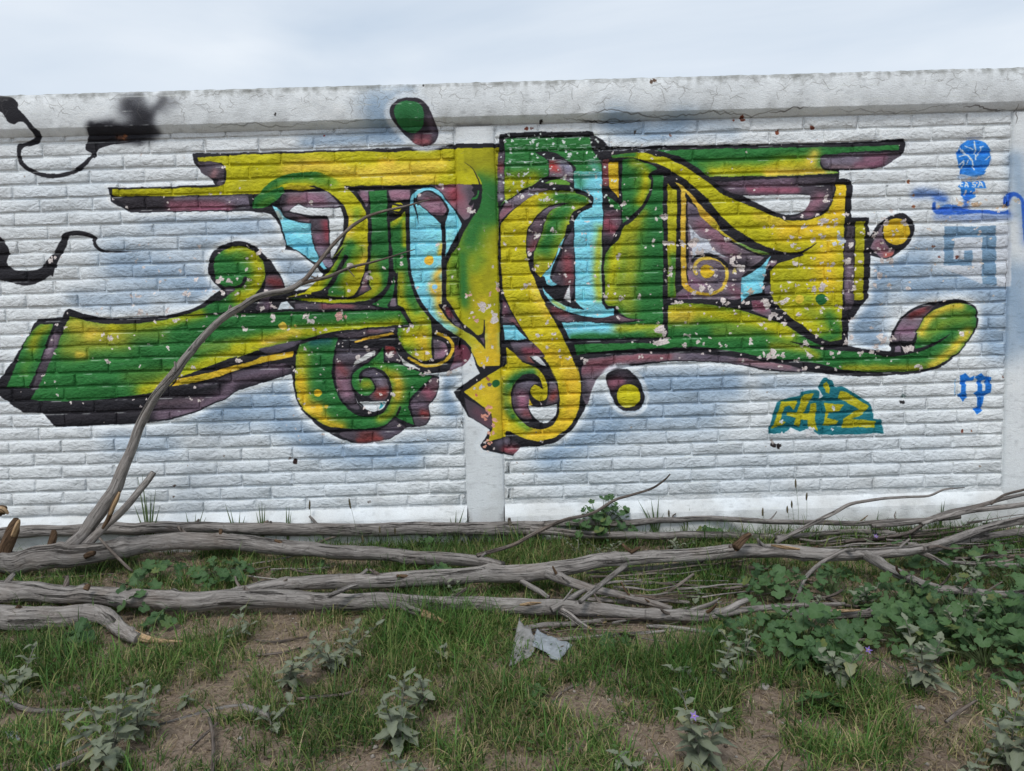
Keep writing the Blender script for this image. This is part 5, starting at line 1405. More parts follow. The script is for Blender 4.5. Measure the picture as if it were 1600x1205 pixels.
# --- single sticks
STICKS = [
    ('thin bare stick slanting up across the white plinth right of centre', [(745, 868, 6), (800, 852, 6), (832, 835, 6), (882, 812, 5.5), (925, 802, 5), (960, 782, 4.5), (985, 774, 4), (1017, 764, 3.5), (1037, 751, 3), (1047, 741, 2)], 'y', -.75, -.25),
    ('grey stick rising in front of the plinth below the small teal tag', [(1212, 848, 7), (1245, 830, 7), (1275, 815, 6.5), (1305, 800, 6), (1330, 787, 5.5), (1375, 780, 4.5), (1412, 777, 4), (1450, 775, 3.5), (1475, 765, 3), (1507, 762, 1.5)], 'y', -.45, -.18),
    ('crossed stick lying over the middle logs', [(977, 884, 8), (950, 905, 8), (925, 925, 8), (906, 940, 8)], 'z', .17, .13),
    ('upper long stick running out at the right edge above the others', [(1362, 822, 7), (1410, 818, 7), (1450, 812, 8), (1487, 800, 8), (1525, 792, 7), (1562, 781, 6), (1610, 770, 5)], 'y', -.35, -.30),
    ('dark stick reaching the right edge just under the uppermost stick', [(1440, 818, 6), (1490, 804, 8), (1537, 796, 8), (1575, 792, 8), (1640, 782, 7)], 'y', -.42, -.36),
    ('topmost thin twig curving up at the right edge', [(1548, 788, 4), (1562, 778, 4), (1575, 772, 4), (1610, 763, 3.5)], 'y', -.36, -.34),
    ('stick with a side fork lying behind the right part of the smooth log', [(1212, 841, 8), (1275, 835, 8), (1325, 830, 8), (1375, 831, 8), (1400, 833, 5)], 'z', .09, .09),
    ('bent stick between the plinth and the forked log at right', [(1320, 847, 6), (1375, 840, 6), (1412, 835, 6), (1430, 827, 6), (1446, 816, 5)], 'z', .09, .12),
    ('short stick dropping to the right from the rear branch', [(1355, 816, 6), (1372, 823, 6), (1392, 832, 5)], 'z', .12, .09),
    ('low thin stick at right under the bent stick', [(1400, 840, 5), (1450, 836, 5), (1500, 830, 4), (1540, 826, 3)], 'z', .07, .09),
    ('fine twig close to the wall foot at right', [(1380, 846, 4), (1440, 843, 4), (1500, 836, 4), (1560, 838, 3)], 'z', .05, .06),
    ('upper of the two sticks leaving the right edge among leaves', [(1492, 873, 5), (1550, 871, 6), (1610, 867, 6)], 'z', .10, .10),
    ('lower of the two sticks leaving the right edge among leaves', [(1480, 878, 5), (1530, 881, 7), (1610, 885, 7)], 'z', .09, .09),
    ('thin stick in the dark gap under the smooth log at right', [(1225, 936, 6), (1287, 935, 6), (1317, 945, 5), (1362, 951, 4)], 'z', .05, .04),
    ('short dark twig forking up in the gap at right', [(1290, 934, 5), (1305, 929, 5), (1316, 922, 4)], 'z', .06, .09),
    ('pale stick under the smooth log right of centre', [(972, 891, 6), (1000, 889, 7), (1025, 887, 7), (1060, 883, 7), (1100, 879, 5)], 'z', .06, .08),
    ('second pale stick under the smooth log', [(985, 898, 5), (1040, 893, 6), (1090, 889, 6), (1150, 886, 6), (1200, 888, 4)], 'z', .05, .05),
    ('very thin stick in the grass between the middle logs', [(970, 903, 3), (1010, 905, 3), (1050, 901, 3)], 'z', .05, .05),
    ('stick lying just behind the front log at centre', [(918, 936, 6), (960, 939, 7), (1000, 943, 6), (1030, 946, 5)], 'z', .05, .04),
    ('weathered stick end behind the front log left of the pale plant', [(1018, 938, 6), (1045, 938, 7), (1078, 942, 6)], 'z', .06, .05),
    ('slanting stick with a frayed end near the front log tip', [(1078, 954, 6), (1095, 949, 7), (1112, 943, 6), (1125, 935, 3)], 'z', .06, .10),
    ('dark charred stick tilted in the grass under the smooth log', [(1035, 928, 5), (1050, 921, 5), (1066, 910, 5), (1084, 897, 4)], 'z', .04, .12),
    ('dark twisted root piece between the middle and front logs', [(810, 905, 8), (826, 915, 9), (842, 924, 9), (858, 934, 6)], 'z', .08, .04),
    ('thin stick leaning down in front of the forked trunk', [(155, 841, 4), (170, 857, 5), (190, 877, 5), (206, 893, 4)], 'z', .22, .03),
    ('thin stick between the rear trunk and forked trunk', [(440, 846, 3), (487, 850, 4), (510, 843, 4), (532, 836, 3)], 'z', .06, .07),
    ('curved grey stick on the grass at the far left', [(-20, 1075, 7), (0, 1086, 8), (20, 1100, 8), (50, 1110, 8), (100, 1111, 6), (130, 1108, 4)], 'z', .02, .015),
    ('straight grey stick on bare soil at lower left', [(238, 1138, 8), (275, 1127, 8), (312, 1116, 8), (350, 1106, 7), (385, 1102, 5)], 'z', .02, .02),
    ('thin brown stick standing toward the camera at lower left', [(326, 1122, 5), (331, 1140, 6), (333, 1165, 6), (331, 1215, 6)], 'z', .03, .02),
    ('thin twig crossing the brown stick at lower left', [(297, 1170, 3), (318, 1150, 4), (340, 1130, 4)], 'z', .015, .03),
    ('grey stick under the woolly plant at the bottom left', [(70, 1206, 8), (100, 1195, 9), (140, 1178, 9), (160, 1170, 6)], 'z', .02, .02),
    ('short thick grey stick end in the grass left of centre', [(380, 1103, 9), (402, 1111, 10), (424, 1122, 8)], 'z', .025, .02),
    ('long thin stick on the ground below the front log', [(858, 1000, 6), (925, 996, 7), (1000, 990, 6), (1056, 985, 5)], 'z', .025, .02),
    ('dark stick in the shadow below the front log', [(806, 985, 7), (850, 977, 8), (900, 975, 8), (950, 968, 6)], 'z', .03, .03),
    ('dark stick in the shadow below the tip of the front log', [(1010, 978, 6), (1060, 982, 7), (1110, 990, 6)], 'z', .03, .02),
    ('curved twig on bare soil right of the plastic scrap', [(897, 1072, 5), (882, 1080, 5), (870, 1090, 5), (854, 1108, 4)], 'z', .015, .012),
    ('thin dark wire-like twig on bare soil at lower right', [(1190, 1150, 1.8), (1225, 1151, 1.8), (1264, 1153, 1.6)], 'z', .012, .012),
    ('pale thin straw-like stick on soil at right', [(1362, 1025, 2.2), (1385, 1037, 2.4), (1416, 1055, 2)], 'z', .015, .012),
    ('grey flat stick in the dry grass at lower right', [(1478, 1128, 5), (1500, 1112, 6), (1525, 1095, 4)], 'z', .015, .015),
    ('short brown stick on the ground under the left mallow', [(280, 905, 4), (320, 897, 5), (365, 894, 4)], 'z', .03, .03),
    ('thin stick on the bare patch left of the woolly plants', [(400, 1000, 3), (430, 1003, 4), (480, 995, 3)], 'z', .015, .015),
    ('low stick on the bare patch above the woolly plants', [(402, 1024, 4), (440, 1020, 4), (470, 1012, 3)], 'z', .015, .015),
    ('pale split stick on grass at centre left', [(465, 1092, 4), (500, 1088, 5), (535, 1085, 4), (565, 1076, 3)], 'z', .02, .025),
    ('thin stick resting on the leaves under the right log', [(1310, 1005, 4), (1350, 1000, 5), (1385, 1001, 4)], 'z', .03, .03),
]
for lab, pts, mode, v0, v1 in STICKS:
    if mode == 'z' and min(p[1] for p in pts) > 1055 and 'bare soil' not in lab:
        v0, v1 = v0 + .03, v1 + .025
    o = wood(None, 'dead_stick', pts, v0, v1, mode, mat=M_TWIG if max(p[2] for p in pts) < 6.5 else M_WOOD, gnarl=.09, sides=8, n=5)
    tag(o, lab, 'stick', 'dead sticks of the brush pile')
T = None
# the tangle of fine twigs inside the brush, hardly told apart
ZONES = [('fine dead twig inside the brush pile at right, between the smooth log and the plinth', 1180, 1520, 836, 862, 26, .03, .12),
         ('fine dead twig in the gap between the middle and front logs right of centre', 900, 1180, 884, 948, 26, .02, .09),
         ('fine dead twig in the shade under the front log', 780, 1130, 966, 992, 14, .01, .04),
         ('fine dead twig behind the smooth log near the right edge', 1400, 1640, 812, 880, 18, .05, .2),
         ('fine dead twig on the litter under the logs at left', 20, 560, 888, 915, 14, .01, .05)]
for lab, xa, xb, ya, yb_, cnt, za, zb_ in ZONES:
    for k in range(cnt):
        x0_ = random.uniform(xa, xb - 40); y0_ = random.uniform(ya, yb_)
        L_ = random.uniform(40, 170); s_ = random.gauss(-.03, .13)
        th_ = random.uniform(1.8, 5.2)
        pts = [(x0_ + L_ * t_, y0_ + L_ * t_ * s_ + random.uniform(-3.5, 3.5), th_ * (1 - .55 * t_)) for t_ in (0, .3, .6, 1)]
        z0_ = random.uniform(za, zb_)
        o = wood(None, 'dead_twig', pts, z0_, max(.012, z0_ + random.uniform(-.03, .03)), 'z', mat=random.choice((M_TWIG, M_TWIG, M_WOOD)), sides=6, n=4, gnarl=.12)
        tag(o, lab, 'twig', lab.replace('fine dead twig', 'fine twigs'))
# ------------------------------------------------------------------ leaves
def leaf_material(name, dark, light, back, rough=.6, trans=.25, vein=None):
    t = NT(name)
    oi = t.n('ShaderNodeObjectInfo')
    tc_ = t.n('ShaderNodeTexCoord')
    n = t.noise(tc_.outputs['Object'], 14.0, 4, .6)
    c = t.mix(oi.outputs['Random'], dark, light)
    if vein:
        c = t.mix(t.ramp(t.math('FRACT', t.math('MULTIPLY', oi.outputs['Random'], 7.31)), [(.90, 0.), (.97, .55)]), c, (.26, .24, .06))
    c = t.mix(t.ramp(n, [(.35, 0.), (.7, .5)]), c, light)
    if vein:
        at = t.n('ShaderNodeAttribute'); at.attribute_name = 'vein'
        c = t.mix(t.math('MULTIPLY', at.outputs['Fac'], .6), c, vein)
    geo = t.n('ShaderNodeNewGeometry')
    c = t.mix(t.math('MULTIPLY', geo.outputs['Backfacing'], .6), c, back)
    nb = t.bump(n, .5, .004)
    b = t.bsdf(c, rough, nb, .3)
    tr = t.n('ShaderNodeBsdfTranslucent')
    t.l(c, tr.inputs['Color'])
    mx = t.n('ShaderNodeMixShader')
    mx.inputs[0].default_value = trans
    t.l(b, mx.inputs[1]); t.l(tr.outputs[0], mx.inputs[2])
    return t.done(mx.outputs[0])


M_MALLOW = leaf_material('mallow_leaf', (.024, .07, .024), (.085, .165, .055), (.09, .16, .07), .5, .25, (.11, .19, .085))
M_WOOLLY = leaf_material('woolly_leaf', (.105, .13, .078), (.20, .225, .15), (.25, .27, .20), .85, .18, (.24, .265, .20))
M_STEM = leaf_material('green_stem', (.07, .12, .045), (.12, .16, .07), (.1, .14, .06), .7, .1)
M_GSTEM = leaf_material('grey_stem', (.13, .13, .10), (.19, .18, .15), (.19, .18, .15), .85, .05)
M_PETAL = leaf_material('violet_petal', (.20, .13, .42), (.32, .22, .58), (.3, .2, .5), .6, .3)
M_YELLOW = leaf_material('yellow_anther', (.65, .45, .04), (.75, .55, .06), (.65, .45, .04), .6, .1)


def set_vein(me, vals):
    a = me.attributes.new('vein', 'FLOAT', 'POINT')
    a.data.foreach_set('value', vals)


def mallow_leaf_mesh(seed):
    r = random.Random(seed)
    lobes = r.choice((5, 6, 7))
    N = lobes * 3
    V = [(0, 0, 0)]; vn = [1.0]
    span = math.radians(r.uniform(320, 345))
    for ring, rad in ((0, .52), (1, 1.0)):
        for k in range(N + 1):
            th = -math.pi / 2 + (2 * math.pi - span) / 2 + span * k / N
            ph = (k % 3)
            lob = 1.0 if ph in (1, 2) else (.80 if ring else .97)
            if k in (0, N): lob *= .82
            q = rad * lob * r.uniform(.93, 1.05)
            z = (.06 if ph in (1, 2) else -.05) * rad + .10 * rad * rad + r.uniform(-.045, .045) * rad
            V.append((q * math.cos(th), q * math.sin(th), z)); vn.append(.75 * (1 - ring) if ph == 0 else .1 * (1 - ring))
    Fc = []
    for k in range(N):
        a, b = 1 + k, 2 + k
        c, d = 1 + N + 1 + k, 2 + N + 1 + k
        Fc += [(0, a, b), (a, c, d, b)]
    me = bpy.data.meshes.new('leaf')
    me.from_pydata(V, [], Fc)
    me.polygons.foreach_set('use_smooth', [True] * len(me.polygons))
    set_vein(me, vn)
    me.materials.append(M_MALLOW)
    return me


def woolly_leaf_mesh(seed):
    r = random.Random(seed)
    n = 7
    V, vn = [], []
    w0 = r.uniform(.20, .30)
    bend = r.uniform(-.05, .5)
    for k in range(n + 1):
        t_ = k / n
        w = w0 * (math.sin(math.pi * min(1, t_ ** .75)) ** .8 + .03) * (1 + (.16 if k % 2 else -.12))
        if k in (0, n): w = .015
        z = -bend * t_ * t_ + .07 * math.sin(t_ * 6 + seed)
        V += [(-w, t_, z + .10 * w / w0 + r.uniform(-.015, .015)), (0, t_, z), (w, t_, z + .10 * w / w0 + r.uniform(-.015, .015))]
        vn += [0, 1, 0]
    Fc = []
    for k in range(n):
        a = k * 3
        Fc += [(a, a + 1, a + 4, a + 3), (a + 1, a + 2, a + 5, a + 4)]
    me = bpy.data.meshes.new('leaf')
    me.from_pydata(V, [], Fc)
    me.polygons.foreach_set('use_smooth', [True] * len(me.polygons))
    set_vein(me, vn)
    me.materials.append(M_WOOLLY)
    return me


MALLOW = [mallow_leaf_mesh(s) for s in range(10)]
WOOLLY = [woolly_leaf_mesh(s) for s in range(10)]


def put_leaf(me, parent, base, loc, z_axis, y_axis, size):
    z = Vector(z_axis).normalized()
    y = (Vector(y_axis) - z * Vector(y_axis).dot(z)).normalized()
    x = y.cross(z)
    o = bpy.data.objects.new('leaf', me)
    COL.objects.link(o)
    o.parent = parent
    m = Matrix((x, y, z)).transposed().to_4x4()
    m.translation = Vector(loc) - base
    m = m @ Matrix.Diagonal((size, size, size, 1))
    o.matrix_basis = m
    return o


def stems_mesh(name, lines, r0, r1, mat, parent, base):
    """several thin tapering stems as one mesh"""
    V, Fc = [], []
    for L in lines:
        n = len(L)
        b0 = len(V)
        for i, p in enumerate(L):
            r = r0 + (r1 - r0) * i / max(1, n - 1)
            for k in range(4):
                a = math.pi / 2 * k
                V.append((p[0] - base.x + r * math.cos(a), p[1] - base.y + r * math.sin(a), p[2] - base.z))
        for i in range(n - 1):
            for k in range(4):
                q = b0 + i * 4
                Fc.append((q + k, q + (k + 1) % 4, q + 4 + (k + 1) % 4, q + 4 + k))
    me = bpy.data.meshes.new(name)
    me.from_pydata(V, [], Fc)
    me.polygons.foreach_set('use_smooth', [True] * len(me.polygons))
    me.materials.append(mat)
    o = bpy.data.objects.new(name, me)
    COL.objects.link(o)
    o.parent = parent
    return o


def mallow(px, py, n, rad, hgt, size, label, flat=.8, dy=1.0, zbase=None):
    """low mound of round lobed leaves on petioles; (px, py) is where its foot stands"""
    base = g_at(px, py)
    if zbase is not None: base.z = zbase
    e = empty('mallow_plant', base)
    tag(e, label, 'plant', 'round-leaved mallow plants')
    lines = []
    rr = random.Random(int(px * 7 + py))
    n = int(n * 1.7) if n > 9 else n + 2
    size *= .86 if n > 15 else 1
    for k in range(n):
        a = rr.uniform(0, 6.283)
        q = math.sqrt(rr.random()) * rad
        x, y = base.x + q * math.cos(a), base.y + q * math.sin(a) * dy
        y = min(y, -.07)
        z = base.z + hgt * (1 - .75 * (q / rad) ** 2) * rr.uniform(.55, 1.1) + .012
        tip = Vector((x, y, z))
        mid = base.lerp(tip, .5) + Vector((0, 0, hgt * .12))
        lines.append([base + Vector((rr.uniform(-.01, .01), rr.uniform(-.01, .01), -.01)), mid, tip])
        out = Vector((math.cos(a), math.sin(a), 0)) * (q / rad)
        nrm = Vector((0, -.28, 1)) + out * .5 + Vector((rr.uniform(-flat, flat), rr.uniform(-flat, flat), 0))
        yd = out + Vector((rr.uniform(-1, 1), rr.uniform(-1, 1), 0)) * .6
        put_leaf(rr.choice(MALLOW), e, base, tip, nrm, yd, size * rr.choice((.4, .6, .8, .95, 1.1, 1.3)) * rr.uniform(.9, 1.1))
    stems_mesh('stem', lines, .0022, .0014, M_STEM, e, base)
    return e


def woolly(px, py, hgt, nst, size, label, spread=.06, flower=False, lean=(0, 0), zbase=None):
    """upright grey-green herb with wavy narrow leaves"""
    base = g_at(px, py)
    if zbase is not None: base.z = zbase
    e = empty('woolly_herb', base)
    tag(e, label, 'plant', 'grey-green woolly herbs')
    rr = random.Random(int(px * 3 + py * 5))
    lines = []
    tips = []
    nst += 1 if hgt > .12 else 0
    spread *= 1.25
    for s in range(nst):
        a0 = rr.uniform(0, 6.283)
        h = hgt * rr.uniform(.7, 1.05)
        d = Vector((math.cos(a0), math.sin(a0) * .8, 0)) * spread * (0.5 + 1.3 * rr.random()) * (1 if nst > 1 else .5) + Vector((lean[0], lean[1], 0))
        pts = [base + d * (t_ ** 1.3) + Vector((0, 0, h * t_)) for t_ in np.linspace(0, 1, 5)]
        lines.append(pts)
        tips.append(pts[-1])
        nl = max(6, int(h / .0145))
        ang = rr.random() * 6.283
        for k in range(nl):
            t_ = .12 + .88 * (k + .5) / nl
            p = base + d * (t_ ** 1.3) + Vector((0, 0, h * t_))
            ang += 2.4 + rr.uniform(-.3, .3)
            up_ = -.05 + .75 * t_ ** 2 + rr.uniform(-.3, .45)
            yd = Vector((math.cos(ang), math.sin(ang), up_))
            nrm = Vector((-math.cos(ang) * up_, -math.sin(ang) * up_, 1))
            put_leaf(rr.choice(WOOLLY), e, base, p, nrm, yd, size * (1.15 - .5 * t_) * rr.uniform(.7, 1.2))
    stems_mesh('stem', lines, .0032, .0018, M_GSTEM, e, base)
    if flower:
        f = tips[0] + Vector((.01, -.02, .012))
        V, Fc = [(0, 0, 0)], []
        for k in range(10):
            q = .015 if k % 2 == 0 else .006
            V.append((q * math.cos(k * .6283), q * math.sin(k * .6283), .003 * (k % 2 == 0)))
        for k in range(10):
            Fc.append((0, 1 + k, 1 + (k + 1) % 10))
        fo = mesh_obj('flower', V, Fc, M_PETAL)
        fo.parent = e
        fo.location = f - base
        fo.rotation_euler = (R(50), R(10), 0)
        V = [(.0022 * math.cos(k * 1.257), .0022 * math.sin(k * 1.257), 0) for k in range(5)] + [(0, 0, .009)]
        an = mesh_obj('anther', V, [(k, (k + 1) % 5, 5) for k in range(5)], M_YELLOW)
        an.parent = fo
    return e


# --- mallows
for a in [
    (255, 912, 26, .17, .10, .032, 'mallow clump left of centre between the forked trunk and front log, its left half'),
    (345, 912, 30, .19, .11, .030, 'mallow clump between the forked trunk and front log, beside the grey thin stick'),
    (215, 962, 10, .11, .18, .032, 'mallow shoot climbing over the front log at left'),
    (140, 1004, 4, .07, .09, .036, 'few large mallow leaves left of the torn tan log tip'),
    (250, 985, 7, .07, .06, .030, 'small mallow leaves hanging under the front log at left'),
    (690, 925, 12, .11, .12, .033, 'small mallow plant between the middle and front logs at centre'),
    (20, 912, 5, .06, .04, .022, 'tiny mallow sprout beside the broken stump'),
    (938, 822, 46, .22, .27, .030, 'mallow bush growing against the plinth behind the rear trunk'),
    (1220, 940, 34, .20, .15, .032, 'mallow clump under the smooth log, left of the curved twig'),
    (1300, 930, 22, .16, .12, .028, 'mallow clump under the smooth log, right of the curved twig'),
    (1255, 1020, 44, .20, .17, .038, 'large mallow mound in front of the pale barkless log'),
    (1175, 1012, 22, .16, .13, .034, 'mallow patch at the tip of the front log'),
    (1270, 1050, 8, .10, .08, .040, 'few mallow leaves beside the violet flower'),
    (1415, 960, 40, .20, .16, .030, 'mallow mound right of the gap under the smooth log'),
    (1420, 1010, 44, .20, .15, .032, 'mallow mound at right in front of the barkless log'),
    (1500, 985, 60, .24, .20, .034, 'tallest mallow mound near the right edge'),
    (1540, 1040, 48, .22, .15, .034, 'mallow mound at right, nearest the camera'),
    (1590, 1020, 40, .20, .20, .038, 'mallow mound cut by the right edge of the picture'),
    (1590, 930, 34, .22, .15, .030, 'mallow patch at the right edge under the two sticks'),
    (1500, 905, 36, .24, .14, .028, 'mallow patch behind the forked lower branch at right'),
    (1400, 885, 16, .16, .10, .026, 'small mallow patch just under the fork at right'),
    (1560, 880, 22, .22, .10, .024, 'mallow leaves behind the two right sticks'),
    (1640, 1000, 40, .26, .20, .036, 'mallow mound just outside the right edge'),
    (835, 1100, 5, .06, .03, .026, 'two or three mallow leaves in the grass below the plastic scrap'),
    (970, 1010, 5, .07, .04, .030, 'lone mallow sprout in grass below the long thin stick'),
    (1285, 1110, 5, .07, .04, .030, 'lone mallow sprout in the bright grass tuft at lower right'),
    (665, 862, 5, .08, .07, .030, 'mallow leaves behind the forked trunk near the pilaster'),
    (500, 895, 4, .06, .04, .022, 'tiny mallow sprout in dry grass between logs'),
    (1110, 845, 6, .10, .07, .030, 'dark mallow leaves by the plinth right of centre'),
]:
    mallow(*a)
# --- woolly herbs
for a, kw in [
    ((175, 1200, .22, 4, .062, 'big woolly herb at the bottom left'), dict(spread=.10)),
    ((215, 1150, .15, 3, .060, 'woolly herb just behind the big one at bottom left'), dict(spread=.08)),
    ((450, 1075, .17, 3, .062, 'woolly herb at the left end of the pair left of centre'), dict(spread=.10)),
    ((520, 1050, .17, 3, .060, 'woolly herb at the right end of the pair left of centre'), dict(spread=.10)),
    ((625, 1170, .19, 2, .066, 'woolly herb with broad leaves at the bottom centre'), dict(spread=.06)),
    ((665, 1105, .13, 2, .064, 'woolly herb just behind the bottom centre one'), dict(spread=.06)),
    ((690, 1040, .11, 1, .056, 'single woolly stem in the tall grass tuft at centre'), {}),
    ((1098, 1205, .20, 3, .072, 'woolly herb with a dark violet bud at the bottom right of centre'), dict(spread=.07, flower=True)),
    ((1090, 1075, .10, 2, .052, 'low woolly herb left of the tall woolly stem'), dict(spread=.05)),
    ((1125, 1070, .17, 1, .052, 'tall thin woolly stem below the tip of the front log'), {}),
    ((1160, 1045, .16, 2, .050, 'woolly herb among mallow leaves below the tip of the front log'), dict(spread=.05)),
    ((1442, 1085, .23, 2, .070, 'tall woolly herb on bare soil at right'), dict(spread=.05)),
    ((1310, 1070, .15, 2, .066, 'woolly herb with an open violet flower at right'), dict(spread=.07, flower=True)),
    ((1575, 1205, .22, 3, .066, 'woolly herb in the bottom right corner'), dict(spread=.07)),
    ((1515, 1215, .09, 2, .05, 'low woolly herb near the bottom right corner'), dict(spread=.05)),
    ((425, 1145, .09, 2, .054, 'low woolly herb beside the short thick stick'), dict(spread=.06)),
    ((30, 1085, .16, 2, .056, 'woolly herb at the left edge in tall grass'), dict(spread=.08)),
    ((290, 1105, .07, 1, .048, 'tiny woolly herb near the grey stick on soil'), {}),
    ((365, 1000, .10, 2, .056, 'woolly herb in the shade below the front log at left'), dict(spread=.06)),
    ((1275, 958, .10, 2, .052, 'woolly herb behind the pale barkless log'), dict(spread=.05)),
    ((1358, 955, .15, 2, .056, 'woolly herb rising behind the middle of the barkless log'), dict(spread=.05)),
    ((1080, 950, .10, 1, .062, 'woolly sprout behind the tip of the front log'), dict(spread=.05)),
    ((1345, 865, .10, 2, .050, 'woolly herb with a violet flower behind the smooth log'), dict(spread=.05, flower=True)),
    ((1505, 1010, .20, 2, .05, 'woolly stem standing in the mallow at right'), {}),
    ((1500, 930, .18, 2, .052, 'woolly stem above the lower forked branch at right'), {}),
    ((650, 812, .06, 1, .05, 'small grey herb on the plinth ledge left of the pilaster'), {}),
    ((905, 870, .10, 3, .036, 'grey herb patch behind the smooth log, left part'), dict(spread=.10)),
    ((945, 868, .10, 3, .036, 'grey herb patch behind the smooth log, right part'), dict(spread=.10)),
    ((1060, 860, .09, 3, .05, 'broad grey leaves behind the smooth log right of centre'), dict(spread=.10)),
    ((715, 940, .12, 2, .05, 'grey herb right of the small mallow at centre'), dict(spread=.06)),
    ((640, 1225, .10, 2, .056, 'woolly leaves at the bottom edge below centre'), dict(spread=.06)),
    ((980, 1212, .06, 2, .05, 'woolly leaves at the bottom edge right of centre'), dict(spread=.06)),
]:
    woolly(*a, **kw)


# ------------------------------------------------------------------ grass (uncountable)
def project(x, y, z):
    dx, dy, dz = x - CAM.x, y - CAM.y, z - CAM.z
    d = dx * _F.x + dy * _F.y + dz * _F.z
    return 800 + FPX * (dx * CR.x + dy * CR.y + dz * CR.z) / d, 602.5 - FPX * (dx * CU.x + dy * CU.y + dz * CU.z) / d


# (px, py, rx, ry, amount): where the meadow is thick (+) or bare (-)
PATCH = [(225, 1003, 60, 14, -1.0), (680, 982, 36, 14, -1.3), (905, 985, 40, 10, -.6), (850, 1030, 50, 16, -.5), (90, 1040, 150, 50, .7), (250, 1030, 110, 35, .7), (60, 1110, 60, 20, -.4), (120, 1130, 90, 22, .5), (60, 1185, 90, 25, .5), (660, 1010, 80, 55, 1.2), (760, 1000, 70, 50, .9), (620, 1060, 90, 30, .7), (480, 1130, 90, 40, 1.0), (560, 1150, 60, 30, .6),
         (850, 1130, 90, 40, .8), (760, 1150, 110, 45, .9), (800, 1070, 60, 30, .8), (930, 1040, 70, 35, 1.1), (1000, 1110, 60, 30, .6), (1060, 1060, 70, 40, 1.1), (1100, 1110, 60, 25, 1.1), (930, 1170, 60, 35, .5), (1340, 1105, 70, 26, 1.2), (1260, 1170, 60, 40, .6), (1230, 1080, 40, 40, .6), (1380, 1180, 120, 30, .5),
         (350, 1085, 40, 16, -.4), (310, 1165, 60, 34, -.9), (400, 1200, 60, 20, -.5), (430, 1010, 40, 16, -.5), (340, 1035, 60, 24, .5), (690, 1065, 60, 14, -.7), (900, 1100, 50, 24, -1.1), (1020, 1160, 70, 34, -.9), (1030, 1020, 50, 22, -1.1), (1200, 1130, 60, 70, -1.2), (1420, 1050, 90, 24, -1.0), (1450, 1110, 50, 20, -.7), (550, 1190, 70, 20, -.5), (1000, 985, 110, 14, -.8), (1170, 1190, 70, 30, -.9),
         (500, 890, 260, 14, .3), (700, 880, 130, 20, .7), (960, 910, 120, 20, .5), (1130, 910, 90, 26, .8), (330, 880, 140, 14, -.2), (150, 905, 120, 10, -.3), (500, 850, 300, 8, .3), (750, 850, 300, 12, .7), (1500, 1150, 140, 60, .2)]


def density(x, y):
    z = gz(x, y)
    u, v = project(x, y, z)
    d = .37 + 1.3 * (fbm(x * 2.4 + 3, y * 2.4, 77, 4) - .5) + 1.9 * (fbm(x * 11 + 3, y * 11, 78, 2) - .5)
    for (cx, cy, rx, ry, a) in PATCH:
        d = d + a * (.75 if a < 0 else .85) * np.exp(-(((u - cx) / rx) ** 2 + ((v - cy) / ry) ** 2) * 1.1)
    return np.clip(d, .03, 1.4), u, v


